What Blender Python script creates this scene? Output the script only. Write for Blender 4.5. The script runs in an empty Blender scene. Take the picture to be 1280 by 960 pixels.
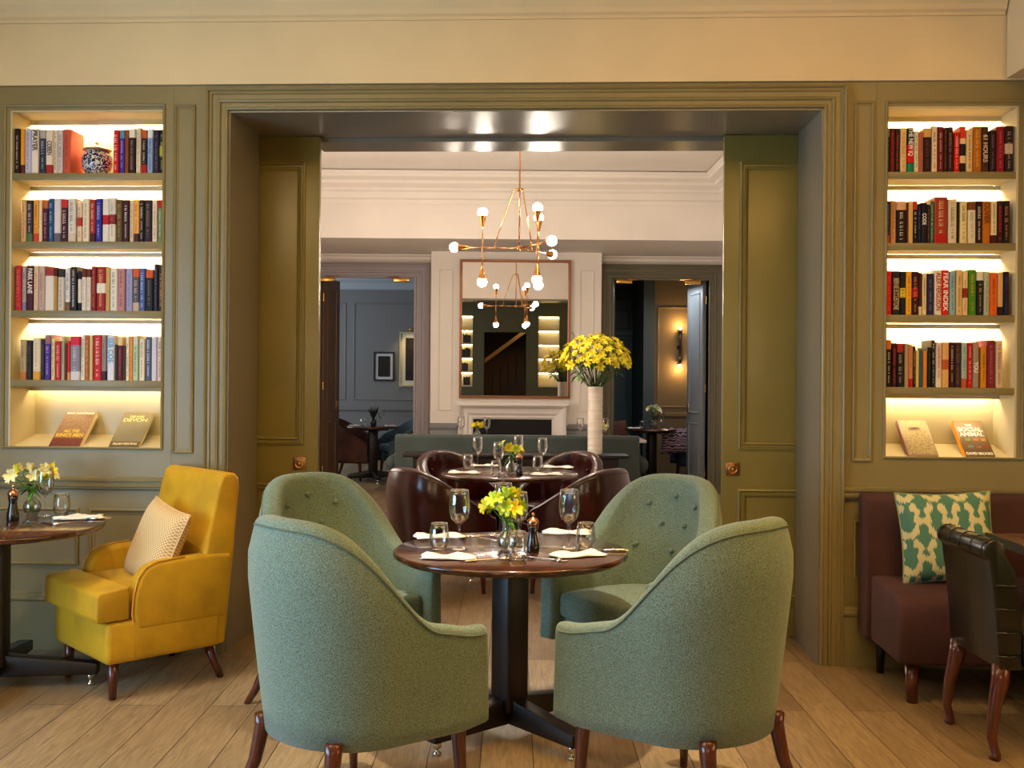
import bpy, math, random
from mathutils import Vector, Matrix, Euler
random.seed(7)
sc = bpy.context.scene
col = sc.collection
PI = math.pi
R = math.radians
# ------------------------------------------------------------------ camera, exposure
CAMH, F, D0, SL = 1.46, 1300.0, 5.35, -0.049
cd = bpy.data.cameras.new('camera'); cam = bpy.data.objects.new('camera', cd); col.objects.link(cam)
cam.location = (0, 0, CAMH); cam.rotation_euler = (R(90), -0.008, 0)
cd.sensor_width = 36; cd.lens = 36 * F / 1280; cd.shift_y = -12 / 1280; cd.clip_start = .05; cd.clip_end = 60
sc.camera = cam
sc.view_settings.view_transform = 'Standard'; sc.view_settings.look = 'None'
sc.view_settings.gamma = 1; sc.view_settings.exposure = 0.0; sc.view_settings.use_curve_mapping = False
sc.cycles.use_denoising = True
sc.cycles.max_bounces = 10; sc.cycles.diffuse_bounces = 4; sc.cycles.glossy_bounces = 4; sc.cycles.transparent_max_bounces = 24
sc.cycles.sample_clamp_indirect = 6; sc.cycles.caustics_reflective = False; sc.cycles.caustics_refractive = False
w = bpy.data.worlds.new('world'); sc.world = w; w.use_nodes = True
w.node_tree.nodes['Background'].inputs[0].default_value = (.55, .65, .8, 1)
w.node_tree.nodes['Background'].inputs[1].default_value = .35
def kelvin(c): return {'cool': (.42, .70, 1.0), 'cool2': (.85, .93, 1.0), 'warm': (1, .70, .34), 'pink': (1, .86, .74), 'amber': (1, .66, .24), 'white': (1, .84, .62)}[c]
def area(name, loc, rot, sx, sy, power, c, spread=180):
    l = bpy.data.lights.new(name, 'AREA'); l.shape = 'RECTANGLE'; l.size = sx; l.size_y = sy; l.energy = power; l.color = kelvin(c); l.spread = R(spread)
    o = bpy.data.objects.new(name, l); col.objects.link(o); o.location = loc; o.rotation_euler = [R(a) for a in rot]; return o
def spot(name, loc, power, c, ang=100, blend=.6, rot=(0, 0, 0), size=.04):
    l = bpy.data.lights.new(name, 'SPOT'); l.energy = power; l.color = kelvin(c); l.spot_size = R(ang); l.spot_blend = blend; l.shadow_soft_size = size
    o = bpy.data.objects.new(name, l); col.objects.link(o); o.location = loc; o.rotation_euler = [R(a) for a in rot]; return o
# daylight through the tall windows on the left side of the front room
area('daylight_left', (-3.66, 1.9, 1.45), (0, -90, 0), 1.7, 3.0, 175, 'cool')
# front room: ceiling downlights, then unseen panels added as wash and fill
spot('downlight_table', (.02, 4.02, 3.6), 330, 'white', 44, .7)
spot('downlight_left', (-2.3, 4.1, 3.6), 120, 'white', 75, .6)
spot('downlight_right', (1.9, 3.7, 3.6), 80, 'warm', 80, .6)
area('ceiling_wash', (1.6, 2.6, 3.45), (180, 0, 0), 2.6, 1.2, 98, 'amber')  # faces up, added to warm the right of the frieze
area('ceiling_wash_left', (-1.9, 2.6, 3.45), (180, 0, 0), 2.0, 1.2, 80, 'white')  # faces up, added to brighten the left of the frieze
area('amber_fill_right', (3.66, 2.6, 1.6), (0, 90, 0), 1.2, 1.6, 24, 'amber')  # added amber fill for the left jamb and chairs, no lamp stands here
# dining room beyond the opening
spot('downlight_sofa', (-.1, 7.8, 3.6), 95, 'pink', 80, .6)
area('dining_fill', (-3.0, 8.6, 2.0), (0, -90, 0), 1.8, 2.4, 85, 'pink')  # unseen fill panel added to brighten the room from the left
# rooms beyond the far doorways
area('far_daylight', (-4.4, 15.2, 1.9), (0, -90, 0), 2.0, 2.2, 42, 'cool2')
area('far_fill_right', (1.9, 13.4, 2.6), (0, 0, 0), .6, .6, 12, 'cool2')  # cool overhead panel added to brighten the right far room

# ------------------------------------------------------------------ materials
def hexc(h):
    v = [int(h[i:i + 2], 16) / 255 for i in (0, 2, 4)]
    return tuple(x / 12.92 if x < .04045 else ((x + .055) / 1.055) ** 2.4 for x in v)
MATS = {}
def mat(name, c, rough=.5, metal=0, bump=None, var=None, sheen=0, coat=0, spec=.5, emit=None, c2=None, stretch=(1, 1, 1)):
    if name in MATS: return MATS[name]
    if isinstance(c, str): c = hexc(c)
    m = bpy.data.materials.new(name); m.use_nodes = True; nt = m.node_tree; b = nt.nodes['Principled BSDF']
    b.inputs['Base Color'].default_value = (*c, 1); b.inputs['Roughness'].default_value = rough; b.inputs['Metallic'].default_value = metal
    b.inputs['Specular IOR Level'].default_value = spec
    if sheen: b.inputs['Sheen Weight'].default_value = sheen; b.inputs['Sheen Roughness'].default_value = .4; b.inputs['Sheen Tint'].default_value = (*[min(1, x * 1.6 + .1) for x in c], 1)
    if coat: b.inputs['Coat Weight'].default_value = coat; b.inputs['Coat Roughness'].default_value = .08
    if emit: b.inputs['Emission Color'].default_value = (*emit[0], 1); b.inputs['Emission Strength'].default_value = emit[1]
    if bump or var:
        tc = nt.nodes.new('ShaderNodeTexCoord'); mp = nt.nodes.new('ShaderNodeMapping'); mp.inputs['Scale'].default_value = stretch
        nt.links.new(tc.outputs['Object'], mp.inputs['Vector'])
    if var:
        n = nt.nodes.new('ShaderNodeTexNoise'); n.inputs['Scale'].default_value = var[0]; n.inputs['Detail'].default_value = 4
        nt.links.new(mp.outputs[0], n.inputs['Vector'])
        r = nt.nodes.new('ShaderNodeValToRGB'); r.color_ramp.elements[0].position = .38; r.color_ramp.elements[1].position = .62
        d = hexc(c2) if isinstance(c2, str) else (c2 or tuple(x * (1 - var[1]) for x in c))
        r.color_ramp.elements[0].color = (*d, 1); r.color_ramp.elements[1].color = (*(c if c2 else tuple(min(1, x * (1 + var[1] * .5)) for x in c)), 1)
        nt.links.new(n.outputs[0], r.inputs[0]); nt.links.new(r.outputs[0], b.inputs['Base Color'])
    if bump:
        n = nt.nodes.new('ShaderNodeTexNoise'); n.inputs['Scale'].default_value = bump[0]; n.inputs['Detail'].default_value = 2
        nt.links.new(mp.outputs[0], n.inputs['Vector'])
        bp = nt.nodes.new('ShaderNodeBump'); bp.inputs['Strength'].default_value = bump[1]; bp.inputs['Distance'].default_value = .004
        nt.links.new(n.outputs[0], bp.inputs['Height']); nt.links.new(bp.outputs[0], b.inputs['Normal'])
    MATS[name] = m; return m
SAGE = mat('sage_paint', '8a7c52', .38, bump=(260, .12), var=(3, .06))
SAGE_LIT = mat('sage_paint_lit', 'cabc96', .45, bump=(260, .08))  # same sage paint, lightened to carry the glow of the shelf strips
OLIVE = mat('olive_gloss_paint', '86763a', .28, bump=(200, .08), var=(2, .08))
REVEAL = mat('reveal_gloss_paint', '857d6c', .22, bump=(120, .05))
CREAM = mat('cream_plaster', 'e9d2a4', .75, bump=(90, .12), var=(2, .04))
PINKW = mat('dining_plaster', 'efe6dc', .7, bump=(60, .08), var=(1.5, .04))
TAUPE = mat('taupe_paint', 'a1979a', .4, bump=(200, .08))
BLUEG = mat('blue_grey_paint', '87888a', .45, bump=(200, .08))
BROWNP = mat('brown_paint', '6b4f38', .35)
WALNUT = mat('dark_wood', '55290f', .2, var=(7, .4), c2='33180b', stretch=(1, 4, 4), coat=.5)
WALNUT_M = mat('dark_wood_matt', '1a0b07', .42, var=(12, .5), c2='0d0504', stretch=(8, 8, 1))
LEGW = mat('mahogany_leg', '5a2413', .28, var=(14, .4), stretch=(6, 6, 1), coat=.4)
BRASS = mat('brass', 'd9a85a', .25, 1)
COPPER = mat('copper_brass', 'c98a55', .22, 1)
CHROME = mat('chrome', 'e6ddd2', .12, 1)
WHITEP = mat('white_mantel_paint', 'f0e9e4', .4)
BLACK = mat('firebox_black', '050505', .8)
LINEN = mat('white_linen', 'f6f2ea', .85, bump=(500, .2))
CERAMIC = mat('white_ceramic', 'e9ddcf', .35, var=(6, .12), stretch=(.3, .3, 6), bump=(30, .1))
PAPER = mat('page_paper', 'e8d4a8', .9, var=(300, .15), stretch=(1, 1, .02))
LEATHER = mat('oxblood_leather', '380c08', .24, bump=(40, .12), var=(6, .4), coat=.2)
DLEATHER = mat('black_green_leather', '101209', .3, bump=(60, .3), var=(8, .4), coat=.2)
YELLOW = mat('mustard_velvet', 'cc9b0c', .75, sheen=.5, var=(5, .18), bump=(300, .15))
TEALV = mat('teal_velvet', '37423f', .8, sheen=.5, var=(4, .12), bump=(250, .12))
PLUM = mat('plum_velvet', '422021', .8, sheen=.35, var=(5, .2), bump=(250, .1))
BROWNV = mat('brown_velvet', '5a2e20', .75, sheen=.3, var=(6, .3))
NAVYV = mat('navy_velvet', '141c3a', .75, sheen=.3)
TEALC = mat('blue_teal_cloth', '47798a', .8)
GREEN = mat('leaf_green', '5f9a1c', .5, var=(30, .3))
DGREEN = mat('dark_leaf', '35521a', .55, var=(30, .3))
PETAL = mat('yellow_petal', 'f6e024', .5, var=(40, .2)); PETALG = mat('lime_yellow_petal', 'cfe63a', .5, var=(40, .2)); PETALW = mat('pale_petal', 'f6efb0', .55)
TWIG = mat('twig', '3a2618', .8)
PEPPER = mat('pepper_mill_wood', '170a08', .15, coat=.6)
BULB = mat('bulb_glow', (1, .9, .75), .3, emit=((1, .87, .70), 150))
SCB = mat('sconce_glow', (1, .8, .5), .3, emit=((1, .68, .34), 22))
LED = mat('led_glow', (1, .9, .7), .3, emit=((1, .84, .55), 170))
LEDW = mat('led_glow_weak', (1, .9, .7), .3, emit=((1, .82, .50), 26))
LEDS = mat('led_glow_soft', (1, .9, .7), .3, emit=((1, .82, .50), 60))
def glassmat():
    m = bpy.data.materials.new('clear_glass'); m.use_nodes = True; nt = m.node_tree; nt.nodes.remove(nt.nodes['Principled BSDF'])
    o = nt.nodes['Material Output']; t = nt.nodes.new('ShaderNodeBsdfTransparent'); g = nt.nodes.new('ShaderNodeBsdfGlossy'); x = nt.nodes.new('ShaderNodeMixShader'); l = nt.nodes.new('ShaderNodeLayerWeight')
    t.inputs[0].default_value = (.985, .985, .98, 1); g.inputs['Roughness'].default_value = .02; l.inputs[0].default_value = .36
    nt.links.new(l.outputs['Facing'], x.inputs[0]); nt.links.new(t.outputs[0], x.inputs[1]); nt.links.new(g.outputs[0], x.inputs[2]); nt.links.new(x.outputs[0], o.inputs[0]); return m
GLASS = glassmat()
MIRROR = mat('mirror_silver', (.68, .65, .62), 0.0, 1)
def weave(name, a, b, scale=330):
    m = bpy.data.materials.new(name); m.use_nodes = True; nt = m.node_tree; p = nt.nodes['Principled BSDF']
    tc = nt.nodes.new('ShaderNodeTexCoord'); acc = None
    for st in ((1, 1, 5), (4, 4, .8)):
        mp = nt.nodes.new('ShaderNodeMapping'); mp.inputs['Scale'].default_value = st; nt.links.new(tc.outputs['Object'], mp.inputs[0])
        n = nt.nodes.new('ShaderNodeTexNoise'); n.inputs['Scale'].default_value = scale / 2.2; n.inputs['Detail'].default_value = 1; nt.links.new(mp.outputs[0], n.inputs['Vector'])
        if acc is None: acc = n.outputs[0]
        else:
            mu = nt.nodes.new('ShaderNodeMath'); mu.operation = 'ADD'; nt.links.new(acc, mu.inputs[0]); nt.links.new(n.outputs[0], mu.inputs[1]); acc = mu.outputs[0]
    r = nt.nodes.new('ShaderNodeValToRGB'); h = nt.nodes.new('ShaderNodeMath'); h.operation = 'MULTIPLY'; h.inputs[1].default_value = .5
    nt.links.new(acc, h.inputs[0]); nt.links.new(h.outputs[0], r.inputs[0])
    r.color_ramp.elements[0].position = .40; r.color_ramp.elements[0].color = (*hexc(b), 1); r.color_ramp.elements[1].position = .60; r.color_ramp.elements[1].color = (*hexc(a), 1)
    nt.links.new(r.outputs[0], p.inputs['Base Color']); p.inputs['Roughness'].default_value = .85; p.inputs['Sheen Weight'].default_value = .25; p.inputs['Sheen Roughness'].default_value = .5
    bp = nt.nodes.new('ShaderNodeBump'); bp.inputs['Strength'].default_value = .35; bp.inputs['Distance'].default_value = .003; nt.links.new(h.outputs[0], bp.inputs['Height']); nt.links.new(bp.outputs[0], p.inputs['Normal'])
    MATS[name] = m; return m
TWEED = weave('sage_tweed', '8aa898', '463f20', 560)
PIPING = mat('dark_sage_piping', '66705a', .8)
def floor_mat(name, a, b, mort):
    m = bpy.data.materials.new(name); m.use_nodes = True; nt = m.node_tree; p = nt.nodes['Principled BSDF']
    tc = nt.nodes.new('ShaderNodeTexCoord'); mp = nt.nodes.new('ShaderNodeMapping'); mp.inputs['Rotation'].default_value = (0, 0, R(90)); mp.inputs['Location'].default_value = (0.35, -.092, 0)
    nt.links.new(tc.outputs['Object'], mp.inputs[0])
    br = nt.nodes.new('ShaderNodeTexBrick'); br.inputs['Scale'].default_value = 1; br.inputs['Brick Width'].default_value = 2.1; br.inputs['Row Height'].default_value = .2
    br.inputs['Mortar Size'].default_value = .0022; br.inputs['Mortar Smooth'].default_value = .3; br.offset = .37; br.inputs['Bias'].default_value = 0
    br.inputs['Color1'].default_value = (*hexc(a), 1); br.inputs['Color2'].default_value = (*hexc(b), 1); br.inputs['Mortar'].default_value = (*hexc(mort), 1)
    nt.links.new(mp.outputs[0], br.inputs['Vector'])
    m2 = nt.nodes.new('ShaderNodeMapping'); m2.inputs['Scale'].default_value = (26, 2.2, 1); nt.links.new(tc.outputs['Object'], m2.inputs[0])
    n = nt.nodes.new('ShaderNodeTexNoise'); n.inputs['Scale'].default_value = 2.2; n.inputs['Detail'].default_value = 7; n.inputs['Distortion'].default_value = 1.4; nt.links.new(m2.outputs[0], n.inputs['Vector'])
    r = nt.nodes.new('ShaderNodeValToRGB'); r.color_ramp.elements[0].position = .3; r.color_ramp.elements[0].color = (.55, .5, .45, 1); r.color_ramp.elements[1].position = .66; r.color_ramp.elements[1].color = (1.08, 1.05, 1, 1)
    nt.links.new(n.outputs[0], r.inputs[0])
    mx = nt.nodes.new('ShaderNodeMix'); mx.data_type = 'RGBA'; mx.blend_type = 'MULTIPLY'; mx.inputs[0].default_value = .75
    nt.links.new(br.outputs[0], mx.inputs[6]); nt.links.new(r.outputs[0], mx.inputs[7]); nt.links.new(mx.outputs[2], p.inputs['Base Color'])
    p.inputs['Roughness'].default_value = .42
    bp = nt.nodes.new('ShaderNodeBump'); bp.inputs['Strength'].default_value = .25; bp.inputs['Distance'].default_value = .002; nt.links.new(n.outputs[0], bp.inputs['Height']); nt.links.new(bp.outputs[0], p.inputs['Normal'])
    MATS[name] = m; return m
OAK = floor_mat('oak_planks', 'b39b76', '8f785a', '2b1a0e')
def wave_mat(name, a, b, scale, axis='Z', dist=0, rough=.8, thr=.5):
    m = bpy.data.materials.new(name); m.use_nodes = True; nt = m.node_tree; p = nt.nodes['Principled BSDF']
    tc = nt.nodes.new('ShaderNodeTexCoord'); wv = nt.nodes.new('ShaderNodeTexWave'); wv.bands_direction = axis; wv.inputs['Scale'].default_value = scale; wv.inputs['Distortion'].default_value = dist; wv.inputs['Detail Scale'].default_value = 1.5
    nt.links.new(tc.outputs['Object'], wv.inputs['Vector']); r = nt.nodes.new('ShaderNodeValToRGB'); r.color_ramp.elements[0].position = thr - .06; r.color_ramp.elements[1].position = thr + .06
    r.color_ramp.elements[0].color = (*hexc(a), 1); r.color_ramp.elements[1].color = (*hexc(b), 1); nt.links.new(wv.outputs[0], r.inputs[0]); nt.links.new(r.outputs[0], p.inputs['Base Color']); p.inputs['Roughness'].default_value = rough
    MATS[name] = m; return m
RUG = wave_mat('striped_rug', '5a2450', 'c9b9cf', 2.1, 'Y', 0, thr=.72)
SWIRL = wave_mat('purple_swirl_cloth', '2a1a30', 'a58a9c', 9, 'Z', 9)
# ------------------------------------------------------------------ mesh builder
class MB:
    def __init__(s): s.v = []; s.f = []; s.m = []
    def add(s, vs, fs, mi=0, M=None):
        n = len(s.v)
        s.v += [tuple(M @ Vector(v)) for v in vs] if M else [tuple(v) for v in vs]
        s.f += [tuple(n + i for i in f) for f in fs]; s.m += [mi] * len(fs); return s
    def box(s, x0, x1, y0, y1, z0, z1, mi=0, M=None):
        vs = [(x, y, z) for z in (z0, z1) for y in (y0, y1) for x in (x0, x1)]
        return s.add(vs, [(0, 2, 3, 1), (4, 5, 7, 6), (0, 1, 5, 4), (2, 6, 7, 3), (0, 4, 6, 2), (1, 3, 7, 5)], mi, M)
    def prism(s, pts, a0, a1, axis='x', mi=0, M=None):     # pts in the plane normal to axis, extruded along it
        def q(p, a): return {'x': (a, p[0], p[1]), 'y': (p[0], a, p[1]), 'z': (p[0], p[1], a)}[axis]
        n = len(pts); vs = [q(p, a0) for p in pts] + [q(p, a1) for p in pts]
        fs = [tuple(range(n)), tuple(range(2 * n - 1, n - 1, -1))] + [(i, i + n, (i + 1) % n + n, (i + 1) % n) for i in range(n)]
        return s.add(vs, fs, mi, M)
    def lathe(s, prof, n=24, c=(0, 0, 0), mi=0, M=None):    # prof: (r, z) list
        vs = []; fs = []; k = len(prof)
        for i in range(n):
            a = 2 * PI * i / n
            for r, z in prof: vs.append((c[0] + r * math.cos(a), c[1] + r * math.sin(a), c[2] + z))
        for i in range(n):
            j = (i + 1) % n
            for q in range(k - 1): fs.append((i * k + q, j * k + q, j * k + q + 1, i * k + q + 1))
        return s.add(vs, fs, mi, M)
    def tube(s, pts, r, n=8, mi=0, M=None, caps=True):
        pts = [Vector(p) for p in pts]; rr = r if isinstance(r, (list, tuple)) else [r] * len(pts); vs = []; fs = []; up = None
        for i, p in enumerate(pts):
            d = (pts[min(i + 1, len(pts) - 1)] - pts[max(i - 1, 0)]).normalized()
            if up is None: up = Vector((0, 0, 1)) if abs(d.z) < .9 else Vector((1, 0, 0))
            a = d.cross(up); a = a.normalized() if a.length > 1e-4 else Vector((1, 0, 0)); b = d.cross(a).normalized(); up = -b if b.dot(up) < 0 else b
            b = up; a = d.cross(b).normalized()
            for k in range(n):
                t = 2 * PI * k / n; vs.append(p + a * math.cos(t) * rr[i] + b * math.sin(t) * rr[i])
        for i in range(len(pts) - 1):
            for k in range(n): fs.append((i * n + k, i * n + (k + 1) % n, (i + 1) * n + (k + 1) % n, (i + 1) * n + k))
        if caps: fs += [tuple(range(n - 1, -1, -1)), tuple((len(pts) - 1) * n + k for k in range(n))]
        return s.add(vs, fs, mi, M)
    def ball(s, c, r, n=12, sc3=(1, 1, 1), mi=0, M=None):
        k = n // 2 + 1
        prof = [(r * math.sin(PI * i / (k - 1)) + 1e-5, -r * math.cos(PI * i / (k - 1))) for i in range(k)]
        T = Matrix.Translation(c) @ Matrix.Diagonal((*sc3, 1)); return s.lathe(prof, n, (0, 0, 0), mi, (M @ T) if M else T)
    def ring(s, x0, x1, z0, z1, prof, y=0, mi=0, M=None, bottom=True):   # mitred moulding frame; prof: (inset, height)
        vs = []; fs = []; k = len(prof)
        cs = [(x0, z0, 1, 1 if bottom else 0), (x0, z1, 1, -1), (x1, z1, -1, -1), (x1, z0, -1, 1 if bottom else 0)]
        for (x, z, sx, sz) in cs:
            for u, h in prof: vs.append((x + sx * u, y - h, z + sz * u))
        for i in range(4 if bottom else 3):
            j = (i + 1) % 4
            for q in range(k - 1): fs.append((i * k + q, i * k + q + 1, j * k + q + 1, j * k + q))
        if not bottom: fs += [tuple(range(k)), tuple(range(4 * k - 1, 3 * k - 1, -1))]
        return s.add(vs, fs, mi, M)
    def run(s, x0, x1, prof, y=0, mi=0, M=None):     # horizontal moulding along x; prof: (z, height)
        return s.prism([(y - h, z) for z, h in prof], x0, x1, 'x', mi, M)
    def build(s, name, mats, parent=None, smooth=False, bevel=0, seg=2, loc=None, rot=None, sub=0):
        me = bpy.data.meshes.new(name); me.from_pydata([tuple(v) for v in s.v], [], s.f)
        for m in (mats if isinstance(mats, (list, tuple)) else [mats]): me.materials.append(m)
        me.polygons.foreach_set('material_index', s.m)
        if smooth: me.polygons.foreach_set('use_smooth', [True] * len(me.polygons))
        import bmesh
        b = bmesh.new(); b.from_mesh(me); bmesh.ops.recalc_face_normals(b, faces=b.faces); b.to_mesh(me); b.free()
        o = bpy.data.objects.new(name, me); col.objects.link(o)
        if parent: o.parent = parent
        if loc is not None: o.location = loc
        if rot is not None: o.rotation_euler = rot
        if bevel:
            md = o.modifiers.new('bevel', 'BEVEL'); md.width = bevel; md.segments = seg; md.limit_method = 'ANGLE'; md.angle_limit = R(40)
            for p in me.polygons: p.use_smooth = True
            if not smooth: md.harden_normals = False
        if sub:
            md = o.modifiers.new('sub', 'SUBSURF'); md.levels = sub; md.render_levels = sub
        return o
def tag(o, label=None, cat=None, group=None, kind=None):
    if label: o['label'] = label
    if cat: o['category'] = cat
    if group: o['group'] = group
    if kind: o['kind'] = kind
    return o
def empty(name, loc=(0, 0, 0), rz=0, label=None, cat=None, group=None, kind=None):
    o = bpy.data.objects.new(name, None); col.objects.link(o); o.location = loc; o.rotation_euler = (0, 0, rz); o.empty_display_size = .1
    return tag(o, label, cat, group, kind)
def kids(o): return [c for c in bpy.data.objects if c.parent == o]
def copy_tree(o, parent=None, kmap=None):
    kmap = kmap or KM(); c = o.copy(); col.objects.link(c); c.parent = parent
    for ch in kmap.get(o.name, []): copy_tree(ch, c, kmap)
    return c
def KM():
    k = {}
    for o in bpy.data.objects:
        if o.parent: k.setdefault(o.parent.name, []).append(o)
    return k
FWM = Matrix.Translation((0, D0, 0)) @ Matrix.Rotation(math.atan(SL), 4, 'Z'); FWR = math.atan(SL)
def fwl(x, y, z): return FWM @ Vector((x, y, z))
def onwall(o, x=0, y=0, z=0, rot=(0, 0, 0)):
    o.matrix_basis = FWM @ Matrix.Translation((x, y, z)) @ Euler(rot).to_matrix().to_4x4(); return o
def at(px, py, D):        # a point of the photograph at distance D
    u, v = (px - 640) / F, (py - 468) / F; return (u + .008 * v) * D, CAMH - (v - .008 * u) * D
def text(name, s, size, m, M, parent=None, ext=.0006, width=None, bold=0):
    c = bpy.data.curves.new('t', 'FONT'); c.body = s; c.size = size; c.extrude = ext; c.align_x = 'CENTER'; c.align_y = 'CENTER'; c.offset = bold
    t = bpy.data.objects.new('t', c); col.objects.link(t); dg = bpy.context.evaluated_depsgraph_get(); me = bpy.data.meshes.new_from_object(t.evaluated_get(dg))
    bpy.data.objects.remove(t); bpy.data.curves.remove(c); me.materials.clear(); me.materials.append(m)
    if width:
        xs = [v.co.x for v in me.vertices]; k = width / max(1e-4, max(xs) - min(xs)); me.transform(Matrix.Diagonal((k, 1, 1, 1)))
    me.transform(M); me.name = name; o = bpy.data.objects.new(name, me); col.objects.link(o)
    if parent: o.parent = parent
    return o
def struct(o): o['kind'] = 'structure'; return o
# ------------------------------------------------------------------ structure
LX0, LX1, RX0, RX1 = -2.657, -1.825, 1.880, 2.540        # bookcase openings in the front wall's own frame
OX0, OX1, OZ = -1.488, 1.570, 2.822                       # the wide opening
BZ0, BZ1, PZ = 1.05, 2.83, 2.954
XE = 3.68
struct(MB().box(-5, 5, -2.7, 19, -.1, 0).build('floor', OAK))
struct(MB().box(-3.9, 3.9, -2.6, 5.2, 3.65, 3.75).build('ceiling', CREAM))
struct(MB().box(-3.2, 3.2, 6.1, 13.0, 3.63, 3.75).build('ceiling_dining', PINKW))
m = MB()
for (a, b, z0, z1) in ((-XE, LX0, 0, PZ), (LX0, LX1, 0, BZ0), (LX0, LX1, BZ1, PZ), (LX1, OX0, 0, PZ), (OX0, OX1, OZ, PZ), (OX1, RX0, 0, PZ), (RX0, RX1, 0, BZ0), (RX0, RX1, BZ1, PZ), (RX1, XE, 0, PZ)):
    m.box(a, b, 0, .30 if z1 <= PZ and (a in (LX0, RX0)) else .52, z0, z1)
struct(onwall(m.build('wall_front', SAGE)))
m = MB().box(-XE, XE, -.014, .52, PZ + .004, 3.70)
struct(onwall(m.build('wall_front_upper', CREAM)))
m = MB().box(OX0 + .0005, OX0 + .008, .001, .519, 0, OZ - .001).box(OX1 - .008, OX1 - .0005, .001, .519, 0, OZ - .001).box(OX0, OX1, .001, .86, OZ - .008, OZ - .0005)
m.box(OX0 + .3, OX1 - .3, .60, .86, OZ - .03, OZ - .008)
struct(onwall(m.build('trim_8', REVEAL)))
m = MB().box(-XE, -1.46, .60, .86, 0, 3.7).box(1.54, XE, .60, .86, 0, 3.7).box(-1.46, 1.54, .60, .86, OZ, 3.7)
struct(onwall(m.build('wall_dining_near', PINKW)))
ARCH = [(0, 0), (0, .034), (.006, .038), (.012, .034), (.016, .024), (.028, .026), (.034, .018), (.056, .018), (.062, .026), (.070, .024), (.076, .012), (.094, .012), (.10, .020), (.108, .018), (.112, .006), (.112, 0)]
struct(onwall(MB().ring(OX0 - .112, OX1 + .112, 0, OZ + .112, ARCH, 0, bottom=False).build('trim_1', SAGE)))
# thin groove lines and raised panels on the frame around the bookcases
PM = [(0, 0), (0, .010), (.006, .013), (.011, .010), (.014, .003), (.020, .003), (.022, 0)]
BEAD = [(0, 0), (0, .008), (.006, .011), (.012, .008), (.012, 0)]
for i, (x0, x1) in enumerate(((-1.775, -1.665), (1.725, 1.822))):
    struct(onwall(MB().ring(x0, x1, BZ0 - .015, PZ - .10, PM).build('trim_%d' % (2 + i), SAGE)))
for i, (x0, x1) in enumerate(((LX0, LX1), (RX0, RX1))):
    m = MB().ring(x0 - .032, x1 + .0, BZ0 - .0, BZ1 + .03, BEAD, 0) if i == 0 else MB().ring(x0, x1 + .032, BZ0, BZ1 + .03, BEAD, 0)
    m.box(x0 - .045, x0 - .043, -.002, 0, PZ - .62, PZ) if i else m.box(x1 + .043, x1 + .045, -.002, 0, BZ0 - .14, PZ)
    struct(onwall(m.build('trim_%d' % (4 + i), SAGE)))
DADO = [(.838, 0), (.838, .010), (.846, .018), (.852, .018), (.856, .028), (.868, .030), (.874, .022), (.882, .022), (.886, .034), (.900, .036), (.904, .028), (.906, 0)]
SKIRT = [(0, 0), (0, .022), (.25, .022), (.262, .030), (.272, .030), (.280, .018), (.292, .018), (.298, .008), (.298, 0)]
PNL = [(0, 0), (0, .012), (.008, .015), (.016, .011), (.020, .003), (.030, .003), (.032, 0)]
for i, (x0, x1, ps) in enumerate(((-XE, OX0 - .113, ((-3.35, -2.27), (-2.215, -1.68))), (OX1 + .113, XE, ((1.735, 2.6), (2.66, 3.4))))):
    struct(onwall(MB().run(x0, x1, DADO).build('trim_%d' % (6 + i), SAGE)))
    struct(onwall(MB().run(x0, x1, SKIRT).build('baseboard_front_' + ('left', 'right')[i], SAGE)))
    m = MB()
    for a, b in ps: m.ring(a, b, .44, .742, PNL)
    struct(onwall(m.build('trim_%d' % (9 + i), SAGE)))
CORN = [(3.28, 0), (3.28, .012), (3.295, .012), (3.305, .03), (3.33, .035), (3.36, .06), (3.44, .10), (3.50, .16), (3.52, .18), (3.56, .18), (3.58, .22), (3.65, .24), (3.65, 0)]
struct(onwall(MB().run(-XE, 2.46, CORN, -.014).build('trim_11', CREAM)))
# downstand beam running towards the camera along the right side
struct(MB().box(2.462, 3.3, -2.2, 5.20, PZ + .008, 3.65).build('ceiling_beam', CREAM))
# side walls of the front room, with the tall windows on the left
m = MB().box(-3.9, -3.74, -2.5, .3, 0, 3.65).box(-3.9, -3.74, 3.5, 5.7, 0, 3.65).box(-3.9, -3.74, .3, 3.5, 0, .55).box(-3.9, -3.74, .3, 3.5, 2.95, 3.65)
struct(m.build('wall_left', SAGE))
m = MB()
for y in (.3, 1.32, 2.4, 3.44): m.box(-3.86, -3.80, y, y + .06, .55, 2.95)
for z in (.55, 1.7, 2.89): m.box(-3.86, -3.80, .3, 3.5, z, z + .06)
struct(m.build('window_1', WHITEP))
struct(MB().box(3.74, 3.9, -2.5, 5.3, 0, 3.65).build('wall_right', SAGE))
# ------------------------------------------------------------------ pocket doors
def pocket_door(name, x0, x1, px0, px1, edge):
    d = empty(name); d.matrix_basis = FWM.copy(); struct(d)
    MB().box(x0, x1, .535, .58, .01, OZ - .012).build('door_leaf', OLIVE, d, bevel=.002)
    for z0, z1 in ((1.05, 2.66), (.2, .83)):
        MB().ring(px0, px1, z0, z1, [(0, 0), (0, .012), (.010, .016), (.016, .004), (.026, .004), (.032, .014), (.040, .010), (.048, 0)], .535).build('door_panel', OLIVE, d)
    cx = edge; z = .94
    pl = MB().box(cx - .038, cx + .038, .528, .535, z - .038, z + .038).build('handle_plate', mat('bronze', 'a4734a', .3, .9), d, bevel=.003)
    r = []
    for k in range(25): a = 2 * PI * k / 24; r.append((cx + .022 * math.cos(a), .522, z + .022 * math.sin(a)))
    MB().tube(r, .0045, 8).build('ring_pull', BRASS, pl, smooth=True)
    MB().tube([(cx, .52, z), (cx, .53, z)], .008, 12).build('ring_boss', BRASS, pl, smooth=True)
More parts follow.
